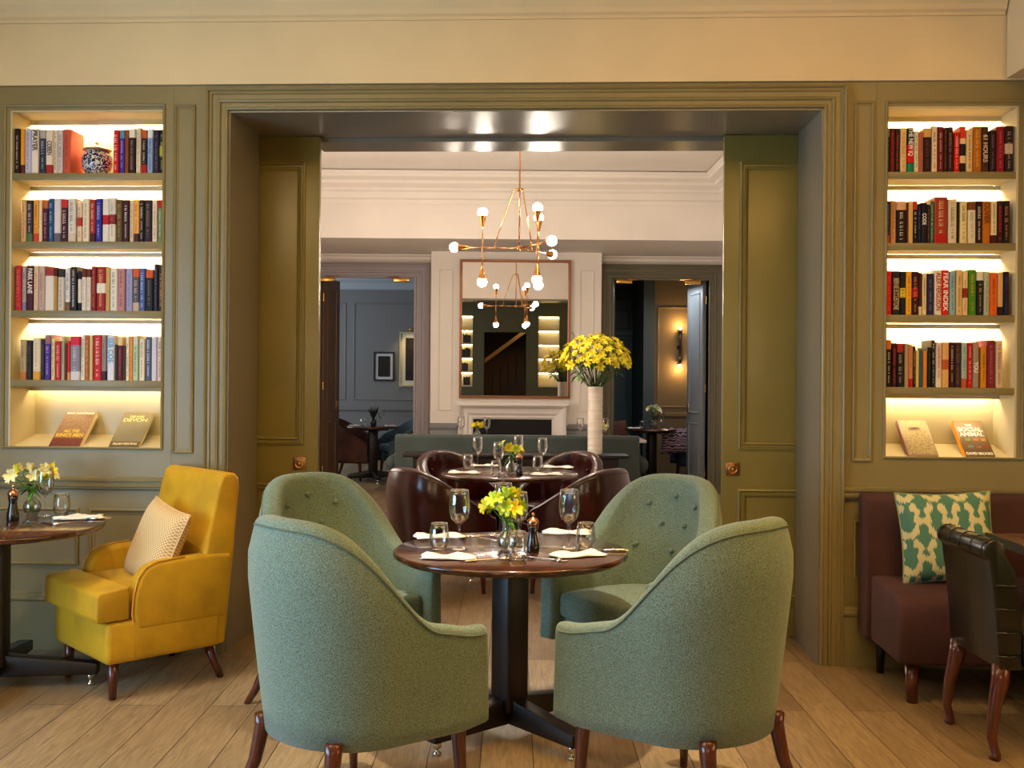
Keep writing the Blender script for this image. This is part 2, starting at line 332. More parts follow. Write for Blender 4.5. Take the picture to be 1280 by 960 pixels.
pocket_door('door_1', -1.46 - .25, -1.136, -1.66, -1.215, -1.237)
pocket_door('door_2', 1.156, 1.54 + .25, 1.242, 1.70, 1.215)
# ------------------------------------------------------------------ dining room beyond
DM = 12.9
def X(px, D, py=468): return at(px, py, D)[0]
def Z(py, D, px=640): return at(px, py, D)[1]
struct(MB().box(-3.2, -3.05, 6.0, 12.9, 0, 3.63).build('wall_dining_left', PINKW))
struct(MB().box(2.85, 3.0, 6.0, 12.9, 0, 3.63).build('wall_dining_right', PINKW))
zs = 2.93
d1 = (X(397, DM), X(517, DM)); d2 = (X(765, DM), X(885, DM)); dz = Z(346, DM, 460)
m = MB()
for a, b, z0, z1 in ((-3.2, d1[0], 0, zs), (d1[0], d1[1], dz, zs), (d1[1], d2[0], 0, zs), (d2[0], d2[1], dz, zs), (d2[1], 3.0, 0, zs)): m.box(a, b, DM, DM + .15, z0, z1)
struct(m.build('wall_back', PINKW))
m = MB().box(-3.1, 2.9, 11.3, DM + .15, zs, 3.62).box(2.32, 2.9, 6.2, 11.3, zs, 3.62)
struct(m.build('ceiling_bulkhead', PINKW))
C2 = [(3.30, 0), (3.30, .012), (3.33, .02), (3.345, .02), (3.36, .05), (3.42, .07), (3.44, .10), (3.46, .10), (3.50, .17), (3.53, .17), (3.56, .24), (3.585, .24), (3.62, .27), (3.62, 0)]
m = MB().run(-3.05, 2.32, C2, 11.3)
m.prism([(2.32 - h, z) for z, h in C2], 6.3, 11.29, 'y')
struct(m.build('trim_12', PINKW))
C3 = [(2.83, 0), (2.83, .012), (2.85, .02), (2.87, .05), (2.90, .06), (2.915, .09), (2.93, .09), (2.93, 0)]
cb = (X(538, 12.5), X(751, 12.5))
struct(MB().run(-3.05, cb[0], C3, DM).run(cb[1], 2.85, C3, DM).build('trim_13', PINKW))
# chimney breast
m = MB().box(cb[0], cb[1], 12.5, DM, .84, zs); mm = MB().box(cb[0] - .002, cb[1] + .002, 12.498, DM, 0, .84)
m.ring(cb[0] + .09, cb[0] + .26, 1.02, 2.72, PM, 12.5).ring(cb[1] - .26, cb[1] - .09, 1.02, 2.72, PM, 12.5)
struct(m.build('wall_chimney', PINKW)); 
DR = [(.80, 0), (.80, .02), (.82, .03), (.86, .03), (.87, 0)]
mm.run(cb[0] - .01, X(572, 12.5), DR, 12.498).run(X(710, 12.5), cb[1] + .01, DR, 12.498)
mm.ring(cb[0] + .05, cb[0] + .30, .2, .74, PM, 12.498).ring(cb[1] - .30, cb[1] - .05, .2, .74, PM, 12.498)
struct(mm.build('trim_14', BLUEG))
# architraves of the two far doorways
A2 = [(u * 1.75, h * 1.3) for u, h in ARCH]
struct(MB().ring(d1[0] - .196, d1[1] + .196, 0, dz + .18, A2, DM, bottom=False).box(d1[0] - .003, d1[0], DM - .01, DM + .16, 0, dz).box(d1[1], d1[1] + .02, DM - .01, DM + .16, 0, dz).build('trim_15', TAUPE))
OLG = mat('olive_grey_paint', '6f6a55', .4)
struct(MB().ring(d2[0] - .18, d2[1] + .196, 0, dz + .18, A2, DM, bottom=False).box(d2[0] - .02, d2[0], DM - .01, DM + .16, 0, dz).box(d2[1], d2[1] + .02, DM - .01, DM + .16, 0, dz).build('trim_16', OLG))
def leaf(name, xh, D, wdt, ang, m_, side):
    d = empty(name, (xh, D, 0), ang); struct(d)
    MB().box(0, wdt, -.022, .022, .01, dz - .01).build('door_leaf', m_, d, bevel=.002)
    for sy in (-1, 1):
        for z0, z1 in ((.98, dz - .14), (.16, .86)):
            q = MB().ring(.1, wdt - .1, z0, z1, [(0, 0), (0, .006), (.012, .010), (.02, .002), (.03, 0)], 0)
            if sy > 0: q.v = [(x, -y + .022, z) for x, y, z in q.v]
            else: q.v = [(x, y - .022, z) for x, y, z in q.v]
            q.build('door_panel', m_, d)
    for z in (.25, 1.3, dz - .25): MB().tube([(-.005, -.02 * side, z - .05), (-.005, -.02 * side, z + .05)], .012, 8).build('hinge', BRASS, d)
    MB().box(wdt - .1, wdt - .04, -.034, .034, .98, 1.10).build('handle', BRASS, d, bevel=.004)
    return d
leaf('door_3', d1[0] + .03, DM + .12, .46, R(74), BROWNP, 1)
leaf('door_4', d2[1] - .03, DM + .12, .62, R(98), mat('door_grey_paint', '868b90', .4), 1)
leaf('door_5', d2[0] + .02, DM + .12, .55, R(93), OLG, -1)
for (x, nm) in ((d1[0] + .10, 1), (d1[1] - .16, -1), (d2[0] + .14, 1), (d2[1] - .2, -1)):
    m = MB().box(x - .10, x + .10, DM - .02, DM + .05, dz - .06, dz - .008)
    c = m.build('door_closer', BRASS, bevel=.006)
    tag(c, {0: 'brass door closer at the hinge side of the left far doorway', 1: 'brass door closer beside the chimney in the left far doorway', 2: 'brass door closer nearest the vase in the right far doorway', 3: 'brass door closer above the grey leaf of the right far doorway'}[[d1[0] + .10, d1[1] - .16, d2[0] + .14, d2[1] - .2].index(x)], 'door closer', 'door closers of the far doorways')
    MB().tube([(x, DM - .005, dz - .02), (x + nm * .16, DM - .06, dz - .012), (x + nm * .02, DM - .14, dz - .012)], .008, 6).build('closer_arm', COPPER, c)
# rooms beyond the far doorways
LB = 17.2
m = MB().box(-5, .2, LB, LB + .1, 0, 3.3)
struct(m.build('wall_far_left', BLUEG))
m = MB()
for a, b in ((-3.25, -2.75), (-2.62, -1.2)): m.ring(a, b, 1.02, 2.62, PNL, LB)
m.run(-5, .2, [(.84, 0), (.84, .02), (.86, .03), (.90, .03), (.91, 0)], LB)
m.run(-5, .2, [(2.84, 0), (2.84, .01), (2.86, .03), (2.95, .05), (3.0, .12), (3.05, .14), (3.06, 0)], LB, 1)
struct(m.build('trim_17', [BLUEG, mat('pale_blue_white', 'b9c3cf', .6)]))
struct(MB().box(-5, 5, DM + .15, LB + .1, 3.06, 3.15).build('ceiling_far', mat('far_ceiling_white', 'c8ccd0', .7)))
struct(MB().box(.1, .25, DM + .15, LB, 0, 3.06).build('wall_far_partition', BLUEG))
struct(MB().box(-5.0, -4.9, DM + .15, 17.2, 0, 3.06).build('wall_far_side', BLUEG))
DKB = mat('dark_blue_paint', '4a565c', .45)
xs = X(818, 15.0)
m = MB().box(.25, xs, 16.4, 16.5, 0, 3.06).box(xs - .16, xs, 15.0, 16.4, 0, 3.06)
m.ring(X(745, 16.4), X(787, 16.4), 1.3, 2.5, PNL, 16.4).run(.25, xs, [(2.64, 0), (2.64, .02), (2.7, .05), (2.8, .12), (2.82, 0)], 16.4)
struct(m.build('wall_far_right', DKB))
m = MB().ring(X(752, 16.4), X(800, 16.4), 0, 2.2, A2, 16.4, bottom=False).box(X(762, 16.4), X(792, 16.4), 16.385, 16.40, 0, 2.1).ring(X(765, 16.4), X(784, 16.4), .98, 2.0, PNL, 16.385)
struct(m.build('door_6', mat('steel_blue_paint', '55707c', .4)))
UMB = mat('umber_paint', '8a6f4a', .5)
m = MB().box(xs, 5, 15.0, 15.1, 0, 3.06).ring(xs + .04, 3.9, 1.0, 2.45, PNL, 15.0)
m.run(xs, 5, [(.86, 0), (.86, .02), (.88, .03), (.92, .03), (.93, 0)], 15.0)
struct(m.build('wall_far_sconce', UMB))
struct(MB().box(4.9, 5.0, DM + .15, 15, 0, 3.06).build('wall_far_end', DKB))
struct(MB().box(.3, 2.9, DM + .15, 16.3, 0.0, .004).build('floor_far_carpet', mat('dark_carpet', '1a1414', .9)))
# ------------------------------------------------------------------ wall behind the camera, seen in the mirror
RY = -2.4
B1, B2 = (-1.75, -1.04), (.69, 1.24)
m = MB()
RO = (-.74, .37)
for a, b, z0, z1 in ((-3.74, B1[0], 0, 3.65), (B1[0], B1[1], 0, 1.13), (B1[0], B1[1], 3.0, 3.65), (B1[1], RO[0], 0, 3.65), (RO[0], RO[1], 2.57, 3.65), (RO[1], B2[0], 0, 3.65), (B2[0], B2[1], 0, 1.13), (B2[0], B2[1], 3.0, 3.65), (B2[1], 3.74, 0, 3.65)):
    m.box(a, b, RY - .3, RY, z0, z1)
m.box(-3.74, 3.74, RY - .32, RY - .3, 0, 1).box(B1[0], B1[1], RY - .32, RY - .3, 1, 3).box(B2[0], B2[1], RY - .32, RY - .3, 1, 3) if False else None
struct(m.build('wall_rear', mat('dark_green_paint', '47472c', .5)))
def rear_case(b, lab):
    t = empty('bookcase', (0, 0, 0), 0, lab, 'bookcase', 'bookcases on the wall behind')
    MB().box(b[0], b[1], RY - .31, RY - .29, 1.1, 3.02).build('back_panel', SAGE_LIT, t)
    for k in range(5):
        z = 1.15 + k * .37
        MB().box(b[0], b[1], RY - .29, RY, z - .018, z + .018).build('shelf', SAGE_LIT, t)
        MB().box(b[0] + .02, b[1] - .02, RY - .26, RY - .25, z + .335, z + .345).build('light_strip', LED, t)
    return t
rear_case(B1, 'lit bookcase seen in the mirror, holding dark books'); rear_case(B2, 'lit shelves seen in the mirror behind the reflected flowers')
k = 0
for sh, (xa, n) in enumerate(((-1.28, 5), (-1.4, 7), (-1.38, 8), (-1.3, 6))):
    for i in range(n):
        h = random.uniform(.2, .25); x = xa + i * .035; z = 1.15 + sh * .37 + .019
        o = MB().box(0, .03, 0, .16, 0, h).build('book', mat('rear_book_%d' % (k % 3), ('1d1512', '2a1a16', '33241c')[k % 3], .5), loc=(x, RY - .2, z), bevel=.002)
        tag(o, 'dark book reflected in the mirror, %s along the %s lit shelf from the bottom' % (('first', 'second', 'third', 'fourth', 'fifth', 'sixth', 'seventh', 'eighth')[i], ('lowest', 'second', 'third', 'fourth')[sh]), 'book', 'dark books reflected in the mirror'); k += 1
# stair hall behind the rear doorway
struct(MB().box(-2.2, 1.6, -5.2, -5.1, 0, 3.6).box(-2.2, -2.1, -5.1, -2.72, 0, 3.6).box(1.5, 1.6, -5.1, -2.72, 0, 3.6).box(-2.2, 1.6, -5.2, -2.72, 3.6, 3.7).build('wall_stair', mat('stair_wall_brown', '4a3218', .6)))
t = empty('staircase', (0, 0, 0), 0, 'dark staircase rising through the doorway reflected in the mirror', 'staircase')
m = MB()
for k in range(12): m.box(-1.4 + k * .22, -1.4 + (k + 1) * .22, -4.4, -3.6, 0 if k < 1 else .17 * k, .17 * (k + 1))
m.build('steps', WALNUT_M, t)
m = MB().prism([(-1.3, 1.35), (1.3, 3.3), (1.3, 3.42), (-1.3, 1.47)], -3.62, -3.58, 'y'); m.build('stair_string', mat('stair_cream', 'b89450', .5), t)
for k in range(8): MB().tube([(-1.2 + k * .22, -3.55, .17 * k + .1), (-1.2 + k * .22, -3.55, .17 * k + .95)], .012, 6).build('baluster', WALNUT_M, t)
spot('stair_lamp', (.3, -3.3, 3.4), 60, 'amber', 120, .6)
# ------------------------------------------------------------------ bookcases in the front wall
SH = [2.50, 2.14, 1.777, 1.411]
def front_case(x0, x1, lab):
    t = empty('bookcase', (0, 0, 0), 0, lab, 'bookcase', 'built-in bookcases either side of the opening'); t.matrix_basis = FWM.copy()
    MB().box(x0 - .01, x1 + .01, .262, .29, BZ0 - .02, BZ1 + .02).build('back_panel', SAGE_LIT, t)
    m = MB().box(x0, x0 + .010, .002, .262, BZ0, BZ1).box(x1 - .010, x1, .002, .262, BZ0, BZ1).box(x0, x1, .002, .262, BZ1 - .008, BZ1 + .002).build('case_side', SAGE_LIT, t)
    for z in SH: MB().box(x0 + .0105, x1 - .0105, .013, .262, z - .035, z - .0002).build('shelf', SAGE_LIT, t); MB().box(x0 + .0105, x1 - .0105, .003, .0128, z - .036, z).build('shelf_edge', SAGE, t, bevel=.0015)
    MB().prism([(.003, BZ0 - .01), (.003, BZ0), (.262, BZ0 + .06), (.262, BZ0 - .01)], x0 + .0105, x1 - .0105, 'x').build('display_ledge', SAGE_LIT, t)
    tops = [BZ1 - .008] + [z - .036 for z in SH]
    for i, z in enumerate(tops):
        MB().box(x0 + .0105, x1 - .0105, .188, .196, z - .024, z).build('light_pelmet', SAGE_LIT, t)
        MB().box(x0 + .02, x1 - .02, .212, .224, z - .010, z - .002).build('light_strip', (LEDW if x0 < 0 else LEDS) if (i == 4) else LED, t)
    return t
front_case(LX0, LX1, 'built-in lit bookcase with the blue and white jar on its top shelf')
front_case(RX0, RX1, 'built-in lit bookcase above the plum banquette')
def fwx(px, py, off):
    a = px - 640; b = py - 468; u = (a + .008 * b) / F; v = (b - .008 * a) / F
    c = 1 / math.sqrt(1 + SL * SL); s = SL * c
    x = (u * (D0 + off * c) + off * s) / (c - u * s); Y = D0 + x * s + off * c
    return x, CAMH - v * Y
# x0 x1 top colour [t:top-colour m:middle b:bottom] [text] ; text in ~ = unreadable marks
BOOKS = {
 'L1': ("215", """17.5 25 161 1e1110 ~ccb8a8|25.3 30.6 161 f0a010 b:5a1a10|31 38.6 161 c9c5dd ~6a6488|39 48 161 f0e2d4 PRAYER:201818|49.5 57 162 2c3a50 t:b8b0a8 ~d0d0d0|57.4 66.2 162 efd9c4 b:b02a20 COBEN:201414|66.6 71.9 162 ead8bc ~382820|72.2 78.5 162 d9c9cc ~7a6a78|79 88 161.5 d0583c ~8a3020|141.5 148.5 162.5 d01010 ~f6e8e0|149.3 155.8 162 3c2e96 t:5a90a8 ~c8b8e8|156.1 160.6 162 a04a12 ~4a1a0a|161 169 161 2e1812 t:efe4d0 ~a08878|170 176 159.5 e6d0b2 ~b89878|176.4 183.4 162 2a1515 t:c05a20 b:b01a18 ~d8c8b8|184 191 161 8ea8d0 t:e8e8f0 ~30406a|191.8 198.6 162 2c1a38 ~7a6a90|199 206.6 162 1c1414 m:b4ac30 ~c8c040"""),
 'L2': ("302", """26 32.5 250 dfb072 ~701810|33 41 250 382830 b:507048 ~efe0d8|41.5 48.4 250 e8a030 b:d84018 ~804010|48.7 52.6 250 f0d8b8|53 60 250 4a1028 t:c06830 ~d8a8a0|60.3 67 248 1c4e80 ~c8d0d8|67.3 76 248 e2d6da b:6a5f6a|76.3 84.6 249 401018 t:c83030 ~f0d8d0|85 94.6 248 e2dacb b:d8c8b0 ~30201c|96.2 102.2 253 f0d0b0 m:cc3028 ~584030|103 111.4 248 f0e0c0 ~807050|112 119 249 a82c26 b:501418 ~f0d0b0|119.3 127 248 2a2a90 ~c8c8f0|128 136 248 eadfd2 m:c01818|136.2 144.4 247 e6dac8 m:902018 ~787068|145.2 153 250 5e471c ~b89850|153.5 161 250 401018 ~f0e0d8|162 167 250 e8c8a0 ~503020|167.2 174 250 f0b050 b:4a2018 ~c04818|174.2 180 250 241610 ~f0e8e0|180.3 189.4 250 2a1824 ~a88850|190 196.3 250 f0d5b8 ~a86048|197.4 203.2 250 708a50 t:c02018 ~f4e8e0|203.5 206.4 250 e8dce6"""),
 'L3': ("388", """19 27 332 c01a10 ~e87858|27.6 32.6 333.5 b0a2a4 b:8078a0 ~504850|33 41.4 332 4a1018 PARK_LANE:f0e4d4|42 48 332 e0c0a0 ~d06828|48.3 56 332 c8a8a0 ~806060|56.3 67.6 334 e9dccd t:a03828|67.8 71.6 334.5 b88838 t:501018|72 80 336 d8c9b8 t:382820 ~807060|81 87.2 334 e0dee0 b:785838 ~404040|88 95.6 333 2a1a1c ~f0e8e0|97 101.6 339 e6d6c0 t:1c1218 b:181014|102 107.5 336 e8dcd0 t:702818 ~a89080|107.8 113.4 336 e4d8cc t:683018 ~d09070|114 120 333 8a1515 ~e08848|120.3 131.6 333 a01818 m:efe6d8 ~f0c060|132 137 335 d0b060 ~d86028|137.5 146.4 335 e8dfd2 ~604838|147 156 335.5 c08284 ~602838|157.2 165.6 335.5 a39cc4 ~5a80a0|166 174 335.5 565058 t:d85a18 b:c8b098 ~d8c8b8|174.5 181.2 335.5 4c60a4 ~e0e0f0|182 191.4 337 1e1414 t:d85820 ~807068|192.2 197 330 24243c ~7a6a78|197.8 204.6 333 3a1c14 ~f0a040"""),
 'L4': ("475", """25 33 424.5 b0a070 b:c07028 ~a02018|33.5 40 425.5 201512 ~605048|41 50.4 422.5 e2d3b6 b:e0a038 ~d09078|50.7 55.4 424.5 30201c ~786858|55.6 63 418.5 482a90 t:9a6a70 ~d8b8f0|64 68.4 423 e8d0a0 ~704828|69 76 426.5 c01a22 ~f0c0b8|76.6 80.6 420 a8b294 ~788060|81 83.6 429 701410|84 87.2 427 d02410 b:d8a060|87.6 99.6 420.5 8a8492 t:d81838 b:d8d0d0 ~e8e0e8|101 106 418.5 e8dcc8 ~803828|106.3 111 419 b06030 ~f0c890|111.3 115.4 419 d8b880|117 126.4 418.5 c81a18 ~f6e0d8|127 132.6 418.5 9a8c88 b:402030 ~504848|134 143 420 e0dde8 SEB_COE:4a9ad0|143.4 146.8 431 3a2a24|147 153 421 601414 t:e8c890 ~b05030|153.3 157 432 4a2a20|157.3 161.4 421 f0e0c0 ~806850|161.7 166 420.5 e08838 ~f0c070|166.2 172.6 419.5 b8d0a8 t:d8d0c0 ~305838|174 181 424 e8dcc0 ~a05040|182 189 421 505a78 ~e8e8f0|189.4 196 421 d8d0d8|196.4 203 421 e8c8c0 ~681828|203.3 206 421 e0b898"""),
 'R1': ("215.5", """1107 1112.2 160 1c1010 t:908830 ~a09888|1113 1118.8 160 702028 ~b04048|1119 1125.2 160.5 251010 ~d03038|1125.5 1133.4 160 e8c080 ~b08840|1134 1142.6 160 14140f m:d01018 b:108060 THE_NEW_IQ:f4ece0|1143 1148.2 164 e8dcb4 ~30201c|1148.5 1154.2 166 b86048 ~803828|1154.6 1164.4 160.5 2a1018 t:d8a850 ~702838|1165 1171.8 157.5 f0d0a8 ~301818|1172.2 1179.6 158.5 6a0c1c ~e0a8a0|1180 1184.2 159 401212 ~786050|1184.5 1191.4 159 301614 ~a08070|1192.5 1199.6 165.5 d01208 ~f8d8c0|1200 1207.6 158 e8c890 t:d83a20 m:20141c b:181010|1208 1216 162 e8c284 ~684020|1216.6 1227 158 b86a1c ~f0b848|1227.5 1235.8 158 4a2a1a 61_HOURS:d8c0a8|1237 1245.4 163 2a121c ~806070|1246 1255.6 158 901024 ~c86048|1256.5 1266.8 157.5 2c1418 m:d0b49c ~a89080|1267.3 1271.4 158 5a4c42"""),
 'R2': ("305", """1106.7 1112.6 251.5 202454 b:b05838 ~7888b0|1113.4 1120 251 d09a72 ~784838|1120.4 1133 252 1e1210 t:d8a880 ~e8d8c0|1133.4 1135.7 253 601818|1136 1141.2 251.5 e8ba6c ~c09040|1141.5 1147.2 251.5 201410 t:b03820 ~e8e0d0|1147.5 1151.3 255 141430 ~5060a0|1151.6 1158.6 253.5 16121a CODE:e8e0d8|1159 1162.6 256 381018 ~907058|1163 1167.4 251.5 406a48 ~c8d8a0|1168 1184.4 246.5 a03822 b:b81818 ~f0c890|1185.5 1196 249 e0cfaa ~382818|1196.4 1199.4 252 181010|1200 1208.8 251.5 e8d292 ~604828|1210 1219.8 252 e2d4b6 t:7a4028 ~988868|1220.2 1228 251.5 2a1016 ~e8dcd4|1228.4 1238 251.5 c06a14 OLIVIER:6a2808|1239 1246.2 252 e8d29a b:481410 ~604020|1246.5 1253.6 251 3a1014 ~c82028|1254 1262.6 251 1c1014 ~c87868"""),
 'R3': ("394.5", """1107.3 1114.6 339 dd0a10 ~f05048|1115 1124.6 339 2a2018 BERNIE:c8a880|1125 1132.2 339.5 1c1410 m:e8c830 ~181010|1132.5 1139.6 339.5 f0a81c ~a04808|1140 1148.2 339.5 30100e m:a01820 ~e09070|1148.5 1152.6 341 48140e b:e8c888|1153 1158.4 342 e8d29a ~302818|1159 1167.4 342 2a2044 ~807ab0|1168.4 1177.2 337.5 f0dcc0 ALEX_FERGUSON:b01418|1177.5 1186.2 337.5 d02010 FEAR_INDEX:f6ece0|1187 1194.6 339 90b2b2 ~1c3848|1195.4 1203 337 e2ba78 ~5a2010|1203.4 1210.2 339.5 e8cc94 m:8a2818 ~a04028|1211 1220.4 337 4a8214 ~d0b040|1221 1229.8 339.5 161a22 t:e8d8b8 ~d8a060|1230 1237 339.5 b4b898 ~485848|1237.6 1246.8 341 e8641a ~301810|1247.4 1254 340.5 d8aa6a b:201018|1254.4 1261.6 339.5 1c1028 ~303890"""),
 'R4': ("484", """1105.3 1107.5 424.5 f0dca0|1107.8 1114.2 425 160e0c t:e07828 ~e8d0c0|1115 1120.6 429 381014 ~c02838|1121 1129.8 429.5 1a0e0e t:a02820 ~b0a090|1131 1136 429.5 b08a62|1136.3 1141.2 431 d08a54 b:b81018 ~b05028|1141.5 1144.6 433 281810 ~e0b070|1145 1149 438 d8b262|1149.3 1153.6 438 30585c|1154 1159 438.5 d8822c|1159.5 1164 434 101014 ~405060|1164.5 1169.2 425 201414 ~d8c8b0|1170 1177.4 428 e8cab4 b:e8d8b0 ~a02020|1178 1186.4 428 e0aa62 m:c05828|1187 1193 428 3a0e12 ~e8c8a8|1193.4 1201.4 428 381c20 ~806048|1202 1209 428 b0c0b0 b:b85830 ~386878|1209.5 1215.6 428.5 c21010 ~e8c0b0|1216 1223.8 428 a28a74 YOU:f6f0e8|1226 1233.2 434 d8881c ~683008|1234 1243.6 425.5 801a2c ~b86870|1245 1253 426 dabb94 ~a83828"""),
}
PAL = {'black': '15100f', 'dark brown': '3a2016', 'brown': '7a4a20', 'red': 'c81a14', 'dark red': '701418', 'orange': 'e07420', 'yellow': 'f0b420', 'tan': 'd8b07c', 'cream': 'ecdcc0', 'white': 'f4eeee', 'grey': '9a9090',
       'pale grey': 'd8d0d4', 'navy': '202450', 'blue': '3a4e94', 'light blue': '90aed0', 'teal': '30605c', 'green': '4a8a28', 'pale green': 'b4c4a0', 'purple': '4a2a90', 'lilac': 'b4aed4', 'maroon': '45101c', 'pink': 'd08090', 'coral': 'd06048', 'olive': '68501c'}
def cname(h):
    c = [int(h[i:i + 2], 16) for i in (0, 2, 4)]
    return min(PAL, key=lambda k: sum((a - int(PAL[k][i:i + 2], 16)) ** 2 for a, i in zip(c, (0, 2, 4))))
def bmat(h): return mat('jacket_' + h, h, .5, bump=(160, .05), spec=.25)
SHN = {'L1': 'top shelf beside the jar bookcase', 'R1': '', }
used_labels = set()
def book(x0, x1, z0, z1, spec, seed, fillet=.0025, d=.150):
    rd = random.Random(seed); w_ = x1 - x0; h = z1 - z0; cx = (x0 + x1) / 2
    base = spec[0]; bands = {}; txt = None
    for s in spec[1:]:
        if s[:2] in ('t:', 'm:', 'b:'): bands[s[0]] = s[2:]
        else: txt = s
    segs = []
    cuts = {'t': (.80, 1), 'm': (.40, .62), 'b': (0, .20)}
    if 'm' in bands and 't' in bands: cuts['t'] = (.74, 1); cuts['m'] = (.36, .62)
    if txt and not txt.startswith('~') and 'm' in bands: cuts['m'] = (.22, .62)
    zz = 0
    for k in ('b', 'm', 't'):
        if k in bands:
            a, b = cuts[k]
            if a > zz: segs.append((zz, a, base))
            segs.append((a, b, bands[k])); zz = b
    if zz < 1: segs.append((zz, 1, base))
    mats_ = []; m = MB(); T = .002; hw = w_ / 2 - .0003; bulge = min(.003, w_ * .12)
    for a, b, c in segs:
        if c not in mats_: mats_.append(c)
        mi = mats_.index(c); za, zb = a * h, b * h
        # rounded spine strip
        P = [(-hw, .004), (-hw * .8, -bulge * .6), (0, -bulge), (hw * .8, -bulge * .6), (hw, .004)]
        vs = [(x, y, z) for z in (za, zb) for x, y in P] + [(x, y + .003, z) for z in (za, zb) for x, y in P]
        fs = [(i, i + 1, i + 6, i + 5) for i in range(4)] + [(i + 10, i + 15, i + 16, i + 11) for i in range(4)]
        m.add(vs, fs, mi)
        if b == 1: m.add([], [], mi); n = len(m.v); m.add([(x, y, zb) for x, y in P] + [(x, y + .003, zb) for x, y in P], [(i, i + 5, i + 6, i + 1) for i in range(4)], mi)
        for s in (-1, 1): m.box(min(s * hw, s * (hw - T)), max(s * hw, s * (hw - T)), .003, d, za, zb, mi)
    o = m.build('book', [bmat(c) for c in mats_])
    onwall(o, cx, .022 + rd.uniform(0, .004), z0)
    MB().box(-hw + T + .0002, hw - T - .0002, .006, d - .004, .003, h - .004).build('page_block', PAPER, o)
    if txt:
        if txt.startswith('~'):
            m = MB(); hexm = txt[1:]; z = h * rd.uniform(.86, .93); y = -bulge - .0012; hh = hw * rd.uniform(.30, .48)
            lo = h * (.24 if 'b' in bands else .1)
            if 't' in bands: z = h * .74
            gap1 = rd.uniform(.35, .6) * h
            while z > lo:
                l = rd.uniform(.003, .0065)
                if rd.random() < .18: z -= .006; continue
                if rd.random() < .5: m.box(-hh, hh, y, y + .0006, z - l * .35, z); m.box(-hh, -hh * .55, y, y + .0006, z - l, z - l * .35)
                else: m.box(-hh, hh, y, y + .0006, z - l * .3, z); m.box(-hh, hh * rd.uniform(-.4, .6), y, y + .0006, z - l, z - l * .65)
                z -= l + .0025
                if z < gap1 and hh > hw * .35: hh *= .62; z -= .012
            m.build('spine_lettering', mat('ink_' + hexm, hexm, .5), o)
        else:
            s, c = txt.split(':'); s = s.replace('_', ' '); span = h * {'YOU': .24, 'CODE': .28, 'COBEN': .32, 'PRAYER': .45, 'SEB COE': .56, 'PARK LANE': .56, 'OLIVIER': .5, '61 HOURS': .6}.get(s, .84)
            zc = h * {'YOU': .45, 'CODE': .6, 'COBEN': .58, 'PRAYER': .74, 'SEB COE': .68, 'PARK LANE': .66, 'THE NEW IQ': .68, 'OLIVIER': .72, 'BERNIE': .48}.get(s, .52)
            if s in ('THE NEW IQ',): span = h * .62
            if s == 'BERNIE': s = 'BERNIE ECCLESTONE'; span = h * .72
            M = Matrix.Translation((0, -bulge - .0012, zc)) @ Matrix(((0, 1, 0, 0), (0, 0, -1, 0), (-1, 0, 0, 0), (0, 0, 0, 1)))
            text('spine_title', s, w_ * .95, mat('ink_' + c, c, .5), M, o, width=span, bold=.0006)
    return o
for key, (yb, data) in BOOKS.items():
    rows = [r.split() for r in data.split('|')]; z0 = SH[int(key[1]) - 1]; names = [cname(r[3]) for r in rows]
    shelf = ('top', 'second', 'third', 'fourth')[int(key[1]) - 1]; case = 'left' if key[0] == 'L' else 'right'
    for i, r in enumerate(rows):
        xa, _ = fwx(float(r[0]), float(yb) - 25, .022); xb, _ = fwx(float(r[1]), float(yb) - 25, .022); _, zt = fwx(float(r[0]), float(r[2]), .022)
        if key[0] == 'L': xb = min(xb, LX1 - .012); xa = max(xa, LX0 + .012)
        else: xa = max(xa, RX0 + .012); xb = min(xb, RX1 - .012)
        o = book(xa, xb, z0 + .0004, zt, r[3:], key + str(i))
        w_ = (xb - xa); size = 'thin ' if w_ < .022 else ('thick ' if w_ > .036 else '')
        extra = [s for s in r[4:] if s[:2] in ('t:', 'm:', 'b:')]; band = ''
        if extra: band = ' with %s %s' % (cname(extra[0][2:]), {'t': 'top', 'm': 'band', 'b': 'foot'}[extra[0][0]])
        if i == 0: pos = 'first before the %s one' % names[1]
        elif i == len(rows) - 1: pos = 'last after the %s one' % names[-2]
        else: pos = 'between %s and %s' % (names[i - 1], names[i + 1])
        lab = '%s%s book%s %s, %s shelf, %s bookcase' % (size, names[i], band, pos, shelf, case)
        if len(lab.split()) > 15: lab = lab.replace('dark brown', 'brown').replace('pale grey', 'grey').replace(' one', '')
        if lab in used_labels: lab = lab.replace('book', 'upright book', 1)
        if lab in used_labels: lab = lab.replace('upright book', 'standing book', 1)
        used_labels.add(lab)
        tag(o, lab, 'book', 'books on the %s shelf of the %s bookcase' % (shelf, case))
